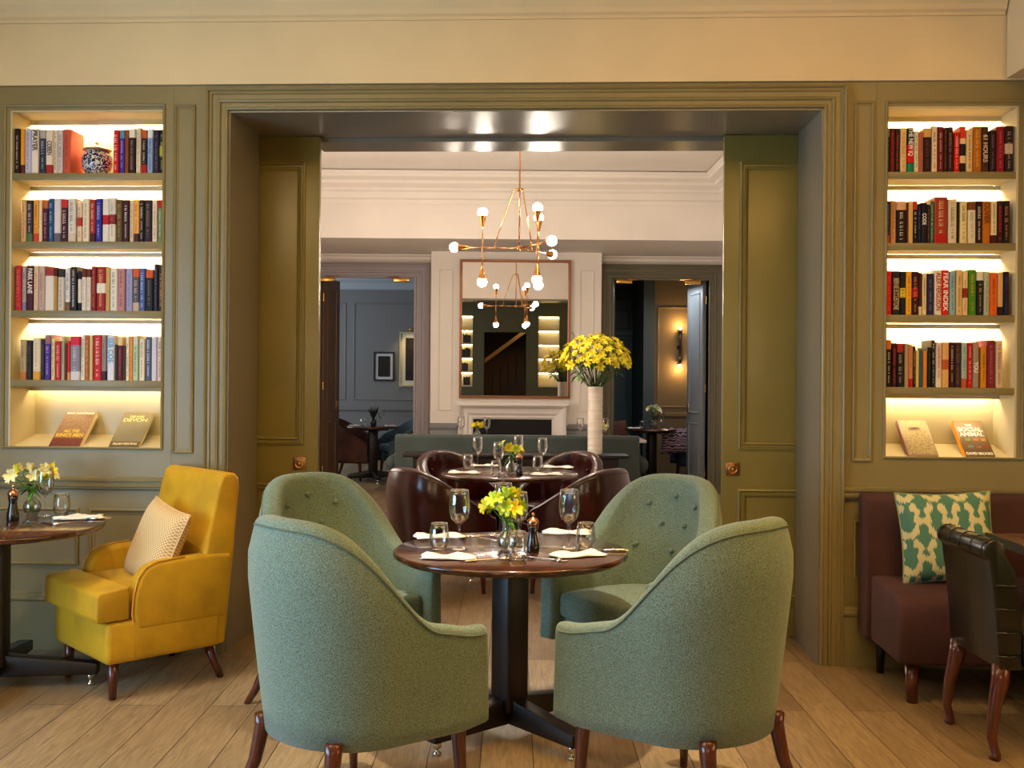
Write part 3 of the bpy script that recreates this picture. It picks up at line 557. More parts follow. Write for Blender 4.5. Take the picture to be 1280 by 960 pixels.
# the four books displayed on the sloping ledges
def lying(px0, px1, name_, label, parts, thick, spinecol, cover, side):
    xa, _ = fwx(px0, 560, .02); xb, _ = fwx(px1, 560, .02); w_ = xb - xa; L = .262; ang = R(49)
    o = MB().box(-w_ / 2, w_ / 2, 0, .0025, 0, L).box(-w_ / 2, w_ / 2, thick - .0025, thick, 0, L).box(*((-w_ / 2, -w_ / 2 + .003) if side < 0 else (-w_ / 2, -w_ / 2 + .003)), 0, thick, 0, L, 1).build('book', [cover, spinecol], bevel=.001)
    o.matrix_basis = FWM @ Matrix.Translation(((xa + xb) / 2, .035, BZ0 + .014)) @ Matrix.Rotation(-ang, 4, 'X')
    tag(o, label, 'book', 'books displayed on the bottom ledges')
    MB().box(-w_ / 2 + .004, w_ / 2 - .002, .003, thick - .003, .003, L - .003).build('page_block', PAPER, o)
    B = Matrix(((1, 0, 0, 0), (0, 0, -1, -.0006), (0, 1, 0, 0), (0, 0, 0, 1)))
    for s, zf, sz, wf, c in parts:
        if s.startswith('#'):   # panel of the cover picture
            a, b, c0, c1 = wf; MB().box(a * w_, b * w_, -.0005, .0003, c0 * L, c1 * L).build('cover_panel', mat('panel_' + c, c, .45, var=(90, .4)), o)
        else: text('cover_title', s, sz, mat('ink_' + c, c, .5), Matrix.Translation((0, 0, zf * L)) @ B, o, width=w_ * wf, bold=.0008)
    return o
lying(59, 98, 'book', 'book with yellow title over a battle scene, leaning on the left ledge', [('#', 0, 0, (-.49, .49, 0.0, .22), '74281c'), ('#', 0, 0, (-.49, .49, .22, .99), '9c7048'), ('ALL THE', .42, .030, .5, 'f6d010'), ("KING'S MEN", .30, .034, .86, 'f6d010'), ('MAX HASTINGS', .95, .02, .9, 'fbf3e4'), ('#', 0, 0, (.26, .42, .80, .90), 'b02a1a')], .036, mat('jacket_5a2018', '5a2018', .4), mat('jacket_a07c58', 'a07c58', .5), 1)
lying(134, 172, 'book', 'grey-tan book with a crossed device on its cover, leaning on the left ledge', [('#', 0, 0, (-.49, .49, 0.0, .14), '6a5030'), ('THE ROSE', .86, .022, .5, 'f8ec9a'), ('DEVON', .76, .036, .8, 'f8ec9a'), ('ALLAN KEATING', .07, .02, .8, 'e8d8a0')], .028, mat('jacket_6a5c40', '6a5c40', .4), mat('jacket_8a7c5c', '8a7c5c', .5), 1)
o = lying(1137, 1175, 'book', 'mauve-edged patterned book leaning on the right ledge behind no other', [('#', 0, 0, (-.44, .47, .04, .97), 'a08a50'), ('#', 0, 0, (-.2, .2, .70, .80), 'b87a7a')], .030, mat('jacket_8a5a68', '8a5a68', .4), mat('jacket_a07a70', 'a07a70', .4), -1)
o['label'] = 'mauve-edged patterned book with a small pink title plate, leaning on the right ledge'
lying(1209, 1246, 'book', 'brown book with an orange spine and large white title on the right ledge', [('THE', .86, .024, .24, 'fffdf4'), ('SOCIAL', .74, .042, .84, 'fffdf4'), ('ANIMAL', .60, .042, .84, 'fffdf4'), ('#', 0, 0, (-.3, -.12, .42, .5), '6f8a40'), ('#', 0, 0, (-.02, .16, .42, .5), 'c06a30'), ('#', 0, 0, (.24, .4, .42, .5), 'd09040'), ('#', 0, 0, (-.3, -.12, .22, .30), '607060'), ('#', 0, 0, (-.02, .16, .22, .30), '804838'), ('#', 0, 0, (.24, .4, .22, .30), 'a03828'), ('DAVID BROOKS', .07, .024, .9, 'fffdf4')], .034, mat('jacket_f09818', 'f09818', .4), mat('jacket_6e5430', '6e5430', .4), -1)
# blue and white jar
xj, _ = fwx(120.5, 190, .10)
BWJ = bpy.data.materials.new('blue_white_porcelain'); BWJ.use_nodes = True
def _bw():
    nt = BWJ.node_tree; p = nt.nodes['Principled BSDF']; tc = nt.nodes.new('ShaderNodeTexCoord'); n = nt.nodes.new('ShaderNodeTexNoise'); n.inputs['Scale'].default_value = 62; n.inputs['Detail'].default_value = 1; n.inputs['Distortion'].default_value = 1.6
    r = nt.nodes.new('ShaderNodeValToRGB'); r.color_ramp.elements[0].position = .48; r.color_ramp.elements[0].color = (*hexc('1c2350'), 1); r.color_ramp.elements[1].position = .54; r.color_ramp.elements[1].color = (*hexc('d9d5cf'), 1)
    nt.links.new(tc.outputs['Object'], n.inputs['Vector']); nt.links.new(n.outputs[0], r.inputs[0]); nt.links.new(r.outputs[0], p.inputs['Base Color']); p.inputs['Roughness'].default_value = .12
_bw()
t = empty('lidded_jar', (0, 0, 0), 0, 'round blue and white porcelain jar with a lid, among books on the top shelf', 'jar'); onwall(t, xj, .11, SH[0] + .0005)
MB().lathe([(.0, .0), (.048, .0), (.052, .006), (.072, .04), (.079, .075), (.076, .108), (.062, .128), (.056, .132), (.058, .136), (.052, .136), (.0, .134)], 36).build('jar_body', BWJ, t, smooth=True)
MB().lathe([(.0, .136), (.070, .137), (.074, .141), (.070, .146), (.045, .158), (.018, .166), (.008, .168), (.007, .172), (.011, .178), (.008, .185), (0, .187)], 36).build('lid', mat('jar_lid_bronze', 'b89468', .3, .4), t, smooth=True)
# ------------------------------------------------------------------ upholstered barrel chairs
def sstep(x): x = max(0, min(1, x)); return x * x * (3 - 2 * x)
def barrel(name, P, fab, legm, pip=None, seatm=None):
    A, B, L = P['A'], P['B'], P['L']; tq = P.get('tq', .6); zb = P['zb']; Hp, Ha = P['Hp'], P['Ha']; TH = P['th']
    lean = P.get('lean', .07); spread = P.get('spread', .80); nose = P.get('nose', 0)
    def plan(t):
        a = abs(t); s = 1 if t >= 0 else -1
        if a <= tq:
            g = a / tq * PI / 2; x, y = A * math.sin(g), -B * math.cos(g); n = Vector((math.sin(g) / A, -math.cos(g) / B)).normalized()
        else:
            q = (a - tq) / (1 - tq); x, y = A - .03 * q * q, L * q; n = Vector((1, .0)).normalized()
        return Vector((x * s, y)), Vector((n.x * s, n.y))
    def H(t):
        a = abs(t) / spread
        g = (math.cos(PI * min(1, a) ** P.get('pw', 1.35)) + 1) / 2
        h = Ha + (Hp - Ha) * g - P.get('drop', .02) * sstep((abs(t) - .66) / .34)
        if nose and abs(t) > .86: h -= nose * sstep((abs(t) - .86) / .14)
        return h
    def pt(t, z, inn, extra=0):      # inn 0 outer, 1 inner
        p, n = plan(t); q = max(0, min(1, (z - zb) / (Hp - zb))); off = -lean * (1 - q) ** 1.2 * (1 if abs(t) < tq else max(.35, 1 - (abs(t) - tq) / (1 - tq)))
        th = TH * (1 if abs(t) < tq else 1 - .18 * (abs(t) - tq) / (1 - tq))
        hz = H(t) - .19
        if z > hz: off -= .048 * min(1, (z - hz) / .19) ** 2 * min(1, max(0, (H(t) - P['Ha'] - .05) / .2))
        if inn: th = th + P.get('belly', .02) * math.sin(PI * max(0, min(1, (z - zb) / max(.1, H(t) - zb)))) * (1 if abs(t) < .6 else .3)
        fw = .05 * (1 - q) * max(0, (abs(t) - tq) / (1 - tq))
        r = p + n * (off - th * inn + extra); return Vector((r.x, r.y + fw, z))
    def ring(t, shrink=0, fwd=0):
        h = H(t); r = TH * .40; out = []
        for k in range(9): z = zb + (h - r - zb) * k / 8; out.append(pt(t, z, 0))
        for k in range(1, 8):
            a = PI * k / 8; o_ = pt(t, h - r, 0); i_ = pt(t, h - r, 1); c = (o_ + i_) / 2; v = (o_ - i_) / 2; out.append(c + v * math.cos(a) + Vector((0, 0, r * math.sin(a) ** .8)))
        for k in range(9): z = h - r + (zb - (h - r)) * k / 8; out.append(pt(t, z, 1))
        if shrink:
            c = sum(out, Vector()) / len(out); c.z = (zb + h) / 2
            o2 = []
            for p in out:
                d = p - c; d.x *= 1 - shrink * .55; d.y *= 1 - shrink * .55; d.z *= 1 - shrink * .11; o2.append(c + d + Vector((0, fwd, 0)))
            out = o2
        return out
    N = 56; rings = [ring(-1, .62, .026), ring(-1, .32, .022), ring(-1, .1, .010)]
    for i in range(N + 1): rings.append(ring(-1 + 2 * i / N))
    rings += [ring(1, .1, .010), ring(1, .32, .022), ring(1, .62, .026)]
    k = len(rings[0]); vs = [v for r in rings for v in r]; fs = []
    for i in range(len(rings) - 1):
        for j in range(k): fs.append((i * k + j, i * k + (j + 1) % k, (i + 1) * k + (j + 1) % k, (i + 1) * k + j))
    fs += [tuple(range(k)), tuple(range(len(vs) - 1, len(vs) - k - 1, -1))]
    t0 = empty(name)
    sh = MB().add(vs, fs).build('upholstered_shell', fab, t0, smooth=True)
    # seat deck and cushion
    def dshape(inset, z0, z1, rnd, ymax):
        o_ = []
        for i in range(-14, 15):
            t = i / 14 * .985; p = pt(t, (z0 + z1) / 2, 1); p_, n = plan(t); o_.append(Vector((p.x - n.x * inset, min(ymax, p.y - n.y * inset))))
        front = o_[-1].y; w0 = o_[-1].x
        o_ += [Vector((w0 - .03, ymax)), Vector((w0 * .5, ymax + .012)), Vector((0, ymax + .016)), Vector((-w0 * .5, ymax + .012)), Vector((-w0 + .03, ymax))]
        c = sum(o_, Vector((0, 0))) / len(o_); lay = []
        for sc_, z in ((1 - rnd * 1.5, z0), (1 - rnd * .4, z0 + .008), (1, z0 + .022), (1, z1 - .03), (1 - rnd * .5, z1 - .010), (1 - rnd * 1.8, z1), (.6, z1 + .012), (.2, z1 + .018)):
            lay.append([(c.x + (p.x - c.x) * sc_, c.y + (p.y - c.y) * sc_, z) for p in o_])
        n = len(o_); vv = [v for l in lay for v in l]; ff = []
        for a in range(len(lay) - 1):
            for j in range(n): ff.append((a * n + j, a * n + (j + 1) % n, (a + 1) * n + (j + 1) % n, (a + 1) * n + j))
        ff += [tuple(range(n - 1, -1, -1)), tuple(len(vv) - n + j for j in range(n))]
        return MB().add(vv, ff)
    dshape(-.012, zb, P['zs'] - .10, .03, L - .01).build('seat_base', seatm or fab, t0, smooth=True)
    dshape(.004, P['zs'] - .105, P['zs'], .035, L + .015).build('seat_cushion', seatm or fab, t0, smooth=True)
    if pip:
        m = MB(); m.tube([pt(-1 + 2 * i / 60, H(-1 + 2 * i / 60) - TH * .36, 0, .002) for i in range(61)], .0032, 6); m.build('piping', pip, t0, smooth=True)
        for (t, z) in P['buttons']:
            c = pt(t, z, 1); p_, n = plan(t); MB().ball(c - Vector((n.x, n.y, 0)) * .005, .0125, 10, (1, 1, 1)).build('button', fab, t0, smooth=True)
    lx, ly = P['legs']; fx, fy = P['flegs']; lt = P.get('lt', .022)
    for s in (-1, 1):
        m = MB(); m.tube([(s * fx, fy, zb + .03), (s * fx, fy, zb), (s * (fx + .004), fy + .01, zb * .5), (s * (fx + .008), fy + .015, 0)], [lt * 1.2, lt * 1.15, lt * .9, lt * .62], 10).build('leg', legm, t0, smooth=True)
        m = MB(); m.tube([(s * lx, -ly, zb + .03), (s * lx, -ly, zb - .01), (s * (lx + .012), -ly - .02, zb * .6), (s * (lx + .035), -ly - .055, zb * .25), (s * (lx + .06), -ly - .095, 0)], [lt * 1.25, lt * 1.2, lt, lt * .8, lt * .66], 10).build('leg', legm, t0, smooth=True)
    return t0
PG = dict(A=.365, B=.335, L=.285, zb=.30, Hp=1.005, Ha=.672, drop=.045, th=.078, lean=.075, zs=.50, legs=(.2, .20), flegs=(.29, .23), belly=.03, spread=.745, pw=1.68,
          buttons=[(-.2, .87), (0, .91), (.2, .87), (-.1, .78), (.1, .78), (-.3, .68), (0, .66), (.3, .68)])
def place(o, x, y, deg, lab=None):
    o.location = (x, y, 0); o.rotation_euler = (0, 0, R(-deg))
    if lab: o['label'] = lab
    return o
G = 'sage armchairs round the near table'
c1 = place(tag(barrel('barrel_armchair', PG, TWEED, LEGW, PIPING), cat='armchair', group=G), -.535, 3.45, 45, 'sage tweed barrel armchair seen from behind, left of the near table in front')
KMAP = KM()
for x, y, d, l in ((.615, 3.50, -45, 'sage tweed barrel armchair seen from behind, right of the near table in front'), (-.765, 4.56, 135, 'sage armchair with buttoned back facing us, half hidden at left of the near table'), (.60, 4.62, -135, 'sage armchair with buttoned back facing us, right of the near table beside the pocket door')):
    place(copy_tree(c1, None, KMAP), x, y, d, l)
PL = dict(A=.335, B=.31, L=.27, zb=.24, Hp=.85, Ha=.60, th=.08, lean=.05, zs=.46, legs=(.2, .18), flegs=(.26, .22), belly=.02, spread=.95, pw=1.2, nose=.06, buttons=[(-.15, .7), (.15, .7), (0, .62)])
G = 'oxblood leather tub chairs round the middle table'
c2 = place(tag(barrel('leather_tub_chair', PL, LEATHER, LEGW, LEATHER), cat='chair', group=G), -.53, 6.95, 48, 'oxblood leather tub chair seen from behind, left of the middle table, nearest us')
KMAP = KM()
for x, y, d, l in ((.50, 6.98, -48, 'oxblood leather tub chair seen from behind, right of the middle table'), (-.44, 8.15, 138, 'oxblood leather tub chair facing us at left, by the teal sofa back'), (.42, 8.2, -140, 'oxblood leather tub chair facing us at right, below the tall white vase')):
    place(copy_tree(c2, None, KMAP), x, y, d, l)
PF = dict(PL); PF.update(Hp=.84, Ha=.62, zs=.47)
c3 = place(tag(barrel('upholstered_chair', PF, BROWNV, LEGW, None, BROWNV), 'brown velvet chair facing the small table through the left far doorway', 'chair', 'chairs in the far left room'), X(437, 14.1) - .02, 14.35, 100)
KMAP = KM()
c = place(copy_tree(c3, None, KMAP), X(503, 14.3), 14.6, -120, 'blue-grey chair back showing behind the sofa corner in the far left room')
for ch in kids(c):
    if ch.name.startswith(('uph', 'seat')): ch.data = ch.data.copy(); ch.data.materials[0] = mat('blue_grey_velvet', '50656e', .8)
# ------------------------------------------------------------------ pedestal tables
def ped_table(x, y, r, rot, lab, group, colm=WALNUT_M, fl=.40, sides=4):
    t = empty('pedestal_table', (x, y, 0), R(rot), lab, 'table', group)
    MB().lathe([(0, .722), (r - .012, .722), (r - .004, .728), (r, .737), (r - .002, .745), (r - .008, .750), (0, .750)], 72).build('tabletop', WALNUT, t, smooth=True, bevel=0)
    MB().box(-.2, .2, -.05, .05, .69, .722).box(-.05, .05, -.2, .2, .6905, .7215).build('top_bearer', colm, t, bevel=.004)
    MB().box(-.056, .056, -.056, .056, .10, .69).build('column', colm, t, bevel=.012)
    for k in range(4):
        M = Matrix.Rotation(k * PI / 2, 4, 'Z')
        MB().prism([(.03, .055), (.03, .165), (.08, .15), (fl - .02, .11), (fl, .105), (fl, .055)], -.033, .033, 'y', 0, M).build('foot', colm, t, bevel=.005)
        p = M @ Vector((fl - .035, 0, 0)); MB().lathe([(0, 0), (.016, 0), (.016, .012), (.007, .016), (.007, .03), (.017, .032), (.017, .056), (0, .056)], 16, (p.x, p.y, 0)).build('leveller', CHROME, t, smooth=True)
    return t
ped_table(0, 4.22, .475, 41, 'dark round pedestal table laid for dining between the sage armchairs', 'round dark pedestal tables')
ped_table(-.012, 7.56, .50, 45, 'dark round pedestal table among the oxblood leather chairs', 'round dark pedestal tables')
ped_table(-2.37, 4.78, .475, 8, 'dark round pedestal table beside the mustard armchair', 'round dark pedestal tables', fl=.46)
ped_table(X(467, 14.0), 14.0, .36, 20, 'small dark table through the left far doorway', 'round dark pedestal tables', fl=.34)
ped_table(X(815, 13.9), 13.9, .36, 20, 'small dark table through the right far doorway, below the wall sconce', 'round dark pedestal tables', fl=.34)
# ------------------------------------------------------------------ mustard armchair
t = empty('mustard_armchair', (-1.80, 4.94, 0), R(133.8), 'mustard yellow velvet armchair by the left bookcase', 'armchair')
MB().box(-.308, .308, -.30, .245, .165, .352).build('seat_base', YELLOW, t, bevel=.025, seg=3)
MB().box(-.222, .222, -.19, .15, .354, .49).prism([(.140, .356), (.280, .356), (.292, .37), (.288, .476), (.272, .490), (.14, .502)], -.305, .305, 'x').build('seat_cushion', YELLOW, t, bevel=.022, seg=3)
for s in (-1, 1):
    x0, x1 = sorted((s * .228, s * .312))
    prof = [(-.33, .30), (.11, .30), (.128, .37), (.122, .46), (.10, .535), (.065, .577), (.02, .595), (-.04, .602), (-.12, .605), (-.24, .606), (-.36, .60), (-.35, .4)]
    MB().prism(prof, x0, x1, 'x').build('arm', YELLOW, t, bevel=.022, seg=3)
    m = MB(); xx = x0 + .002 if s < 0 else x1 - .002
    m.tube([(s * .305, y, z) for y, z in ((.115, .18), (.12, .30), (.130, .38), (.123, .462), (.102, .538), (.066, .581), (.02, .599), (-.12, .608))], .0035, 6).build('piping', mat('gold_piping', 'e0a020', .7), t, smooth=True)
    MB().tube([(s * .25, .19, .17), (s * .253, .195, 0)], [.026, .016], 12).build('leg', LEGW, t, smooth=True)
    MB().tube([(s * .24, -.27, .17), (s * .255, -.33, 0)], [.026, .016], 12).build('leg', LEGW, t, smooth=True)
m = MB().prism([(-.15, .30), (-.20, .50), (-.245, .72), (-.285, .90), (-.305, .962), (-.33, .978), (-.37, .978), (-.395, .955), (-.392, .88), (-.375, .60), (-.33, .17), (-.15, .17)], -.300, .300, 'x')
m.build('backrest', YELLOW, t, bevel=.028, seg=4)
MB().tube([(-.262, -.392, .70), (-.28, -.402, .90), (-.27, -.404, .95), (-.24, -.40, .968), (.24, -.40, .968), (.27, -.404, .95), (.28, -.402, .90), (.262, -.392, .70)], .0035, 6).build('piping', mat('gold_piping', 'e0a020', .7), t, smooth=True)
def pillow(name, w_, h, T, m_, M, lab, cat='cushion', group=None, edge=None):
    N = 22; vs = []; fs = []
    for sgn in (1, -1):
        for i in range(N + 1):
            for j in range(N + 1):
                u, v = 2 * i / N - 1, 2 * j / N - 1; k = max(0, (1 - u ** 4) * (1 - v ** 4)) ** .55; pin = 1 - .07 * ((1 - u * u) * abs(v) ** 3 + 0); pin2 = 1 - .07 * ((1 - v * v) * abs(u) ** 3)
                vs.append((u * w_ / 2 * pin2, sgn * T / 2 * k, v * h / 2 * pin))
    n = (N + 1) ** 2
    for s in (0, 1):
        for i in range(N):
            for j in range(N): a = s * n + i * (N + 1) + j; fs.append((a, a + 1, a + N + 2, a + N + 1))
    o = MB().add(vs, fs).build(name, m_, smooth=True); o.matrix_basis = M; tag(o, lab, cat, group)
    E_ = []
    for a in range(4 * N + 1):
        q, r = divmod(a, N); q %= 4; tt = 2 * r / N - 1; u, v = {0: (tt, -1), 1: (1, tt), 2: (-tt, 1), 3: (-1, -tt)}[q]
        pin = 1 - .07 * (1 - u * u) * abs(v) ** 3; pin2 = 1 - .07 * (1 - v * v) * abs(u) ** 3; E_.append((u * w_ / 2 * pin2, 0, v * h / 2 * pin))
    MB().tube(E_, .004, 6).build('piping', edge or m_, o, smooth=True)
    return o
def dotmat():
    m = bpy.data.materials.new('dotted_tan_cloth'); m.use_nodes = True; nt = m.node_tree; p = nt.nodes['Principled BSDF']; tc = nt.nodes.new('ShaderNodeTexCoord'); mp = nt.nodes.new('ShaderNodeMapping'); mp.inputs['Rotation'].default_value = (0, R(45), 0); mp.inputs['Scale'].default_value = (1, .02, 1)
    v = nt.nodes.new('ShaderNodeTexVoronoi'); v.inputs['Scale'].default_value = 90; v.inputs['Randomness'].default_value = .0; nt.links.new(tc.outputs['Object'], mp.inputs[0]); nt.links.new(mp.outputs[0], v.inputs['Vector'])
    r = nt.nodes.new('ShaderNodeValToRGB'); r.color_ramp.elements[0].position = .30; r.color_ramp.elements[0].color = (*hexc('c09050'), 1); r.color_ramp.elements[1].position = .46; r.color_ramp.elements[1].color = (*hexc('e8cf9e'), 1)
    nt.links.new(v.outputs['Distance'], r.inputs[0]); nt.links.new(r.outputs[0], p.inputs['Base Color']); p.inputs['Roughness'].default_value = .85; return m
def ikat():
    m = bpy.data.materials.new('green_ikat_cloth'); m.use_nodes = True; nt = m.node_tree; p = nt.nodes['Principled BSDF']; tc = nt.nodes.new('ShaderNodeTexCoord'); sx = nt.nodes.new('ShaderNodeSeparateXYZ'); nt.links.new(tc.outputs['Object'], sx.inputs[0])
    def mth(op, a, b=None):
        q = nt.nodes.new('ShaderNodeMath'); q.operation = op
        for i, v in enumerate((a, b)):
            if v is None: continue
            if isinstance(v, (int, float)): q.inputs[i].default_value = v
            else: nt.links.new(v, q.inputs[i])
        return q.outputs[0]
    n = nt.nodes.new('ShaderNodeTexNoise'); n.inputs['Scale'].default_value = 1; n.inputs['Detail'].default_value = 1; mp = nt.nodes.new('ShaderNodeMapping'); mp.inputs['Scale'].default_value = (260, 1, 5); nt.links.new(tc.outputs['Object'], mp.inputs[0]); nt.links.new(mp.outputs[0], n.inputs[0])
    z = mth('ADD', sx.outputs[2], mth('MULTIPLY', mth('SUBTRACT', n.outputs[0], .5), .05)); x = sx.outputs[0]; P_ = 2 * PI / .125
    a = mth('COSINE', mth('MULTIPLY', x, P_)); b = mth('COSINE', mth('MULTIPLY', z, P_ * .75)); s1 = mth('ADD', a, b)
    c = mth('COSINE', mth('MULTIPLY', x, P_ * 2)); d = mth('COSINE', mth('ADD', mth('MULTIPLY', z, P_ * 2.2), mth('MULTIPLY', mth('ABSOLUTE', a), 2.2))); s2 = mth('MULTIPLY', mth('ADD', c, d), .5)
    tot = mth('ADD', mth('ABSOLUTE', s1), s2); r = nt.nodes.new('ShaderNodeValToRGB'); r.color_ramp.elements[0].position = .33; r.color_ramp.elements[0].color = (*hexc('cdc594'), 1); r.color_ramp.elements[1].position = .40; r.color_ramp.elements[1].color = (*hexc('4a7a66'), 1)
    nt.links.new(mth('MULTIPLY', tot, .6), r.inputs[0]); nt.links.new(r.outputs[0], p.inputs['Base Color']); p.inputs['Roughness'].default_value = .85; return m
YM = Matrix.Translation((-1.80, 4.94, 0)) @ Matrix.Rotation(R(133.8), 4, 'Z')
pillow('scatter_cushion', .40, .39, .13, dotmat(), YM @ Matrix.Translation((-.085, -.085, .640)) @ Matrix.Rotation(R(20), 4, 'X') @ Matrix.Rotation(R(-8), 4, 'Y') , 'tan dotted cushion leaning on the mustard armchair back', edge=mat('tan_edge', 'd8b888', .8))
# ------------------------------------------------------------------ plum banquette with ikat cushion
t = empty('banquette', (0, 0, 0), 0, 'plum velvet banquette against the wall under the right bookcase', 'banquette'); t.matrix_basis = FWM.copy()
MB().prism([(-.645, .18), (-.66, .40), (-.645, .455), (-.60, .485), (-.20, .50), (-.20, .18)], 1.765, 3.62, 'x').build('seat', PLUM, t, bevel=.02, seg=3)
MB().prism([(-.045, .18), (-.045, .865), (-.07, .888), (-.13, .888), (-.165, .86), (-.21, .50), (-.21, .18)], 1.745, 3.62, 'x').build('backrest', PLUM, t, bevel=.02, seg=3)
for x in (1.84, 2.7, 3.5):
    MB().tube([(x, -.58, .185), (x, -.585, 0)], [.034, .024], 12).build('leg', LEGW, t, smooth=True); MB().tube([(x, -.12, .185), (x, -.115, 0)], [.026, .017], 12).build('leg', WALNUT_M, t, smooth=True)
pillow('scatter_cushion', .45, .43, .14, ikat(), FWM @ Matrix.Translation((2.085, -.32, .705)) @ Matrix.Rotation(R(-13), 4, 'X') @ Matrix.Rotation(R(-2), 4, 'Y'), 'green and cream ikat cushion standing on the plum banquette', edge=mat('ikat_edge', '8a9a70', .8))
# ------------------------------------------------------------------ black leather scroll-back chair and side table
t = empty('scroll_back_chair', (1.87, 4.19, 0), 0, 'black leather scroll-back dining chair with cabriole legs at the right edge', 'chair')
r = .042; cx, cz = -.022, .800; arc = [(cx + r * math.cos(a), cz + r * math.sin(a)) for a in [R(q) for q in range(240, -40, -20)]]
prof = [(.0, .345), (-.012, .5), (-.028, .66), (-.040, .745)] + arc + [(.058, .72), (.075, .62), (.085, .50), (.085, .345)]
MB().prism(prof, -.225, .225, 'y').build('backrest', DLEATHER, t, bevel=.006, seg=2)
m = MB()
for z in (.40, .49, .58, .67): m.tube([(-.018, -.228, z), (.03, -.232, z - .002), (.082, -.228, z)], .004, 6)
for k in range(5): y = -.20 + k * .1; m.tube([(cx + (r + .001) * math.cos(R(q)), y, cz + (r + .001) * math.sin(R(q))) for q in range(200, -30, -20)], .0025, 6)
m.build('channel_seam', DLEATHER, t, smooth=True)
MB().prism([(-.225, .345), (.225, .345), (.24, .37), (.235, .46), (.19, .495), (-.19, .495), (-.235, .46), (-.24, .37)], .086, .56, 'x').build('seat', DLEATHER, t, bevel=.02, seg=3)
for s in (-1, 1):
    MB().tube([(.02, s * .19, .36), (.015, s * .195, .30), (-.012, s * .20, .18), (-.022, s * .205, .08), (-.004, s * .208, .02), (-.012, s * .21, 0)], [.034, .034, .024, .018, .018, .022], 12).build('leg', LEGW, t, smooth=True)
    MB().tube([(.50, s * .19, .36), (.51, s * .20, .28), (.53, s * .205, .12), (.53, s * .205, 0)], [.034, .034, .02, .018], 12).build('leg', LEGW, t, smooth=True)
t = empty('dining_table', (2.62, 4.26, 0), R(-2), 'dark wood table corner behind the black leather chair', 'table')
MB().box(-.45, .45, -.50, .50, .722, .75).build('tabletop', mat('brown_tabletop', '7a5638', .25, coat=.4), t, bevel=.004)
MB().box(-.46, -.45, -.50, .50, .715, .752).box(-.45, .45, -.51, -.50, .715, .752).build('edge_band', WALNUT_M, t)
MB().box(-.06, .06, -.06, .06, .06, .722).build('column', WALNUT_M, t, bevel=.006); MB().box(-.28, .28, -.04, .04, 0, .06).box(-.04, .04, -.28, .28, .001, .059).build('base', WALNUT_M, t, bevel=.006)
# ------------------------------------------------------------------ teal sofa, console, rug
t = empty('sofa', (.055, 9.85, 0), 0, 'long teal velvet sofa seen from behind, facing the fireplace', 'sofa')
MB().prism([(.0, .12), (-.01, .50), (.0, .86), (.02, .882), (.10, .882), (.14, .85), (.22, .45), (.22, .12)], -1.16, 1.16, 'x').build('backrest', TEALV, t, bevel=.015, seg=3)
MB().box(-1.10, 1.10, .2, .85, .12, .44).build('seat', TEALV, t, bevel=.03, seg=3)
for s in (-1, 1):
    x0, x1 = sorted((s * 1.10, s * 1.19)); MB().box(x0, x1, .12, .88, .12, .62).build('arm', TEALV, t, bevel=.03, seg=3)
    m = MB().tube([(s * 1.185, .10, .60), (s * 1.185, .88, .60)], .075, 14).build('arm_scroll', TEALV, t, smooth=True)
    for y in (.06, .8): MB().tube([(s * 1.08, y, .13), (s * 1.09, y, 0.012)], [.03, .02], 10).build('leg', LEGW, t, smooth=True)
t = empty('console_table', (.04, 9.42, 0), 0, 'low dark wood console table behind the teal sofa carrying the white vase', 'console table')
MB().box(-1.01, 1.01, -.17, .17, .715, .745).build('tabletop', WALNUT_M, t, bevel=.004)
MB().box(-.92, .92, -.13, .13, .60, .715).build('apron', WALNUT_M, t, bevel=.004)
for x in (-.9, .9):
    for y in (-.11, .11): MB().box(x - .03, x + .03, y - .03, y + .03, .012, .60).build('leg', WALNUT_M, t, bevel=.004)
MB().box(-.9, .9, -.1, .1, .14, .17).build('lower_shelf', WALNUT_M, t, bevel=.003)
tag(MB().box(-1.30, 1.15, 8.75, 11.1, 0.001, .010).build('rug', RUG), 'purple and white striped rug under the middle table and sofa', 'rug')
# ------------------------------------------------------------------ fireplace and mirror
t = empty('fireplace', (0, 0, 0), 0, 'white painted fireplace surround with a black firebox below the mirror', 'fireplace')
fy = 12.5; fx0, fx1 = X(574, fy), X(708, fy); fz = Z(506, fy); oz = Z(528, fy); bx0, bx1 = X(592, fy), X(690, fy)
FP = [(0, 0), (0, .14), (.012, .15), (.03, .13), (.04, .09), (.07, .08), (.10, .075), (.13, .05), (.15, .05), (bx0 - fx0, .03), (bx0 - fx0, 0)]
m = MB().ring(fx0, fx1, 0, fz, FP, fy - .002, bottom=False); m.box(fx0 - .02, fx1 + .02, fy - .17, fy - .002, fz - .005, fz + .035); m.build('mantel', WHITEP, t)
MB().box(bx0, bx1, fy - .02, fy - .004, 0, oz + .06).build('firebox', BLACK, t)
MB().box(bx0 + .1, bx1 - .1, fy - .06, fy - .022, .05, .3).build('grate', BLACK, t)
mx0, mx1 = X(577, fy), X(709.5, fy); mz0, mz1 = Z(495, fy), Z(328, fy)
t = empty('wall_mirror', (0, 0, 0), 0, 'tall copper-framed mirror above the fireplace', 'mirror')
MB().box(mx0, mx1, fy - .035, fy - .03, mz0, mz1).build('mirror_glass', MIRROR, t)
MB().ring(mx0 - .028, mx1 + .028, mz0 - .028, mz1 + .028, [(0, 0), (0, .045), (.028, .045), (.032, .034)], fy - .003).build('mirror_frame', mat('copper_frame', '8a5a3c', .3, .7), t)
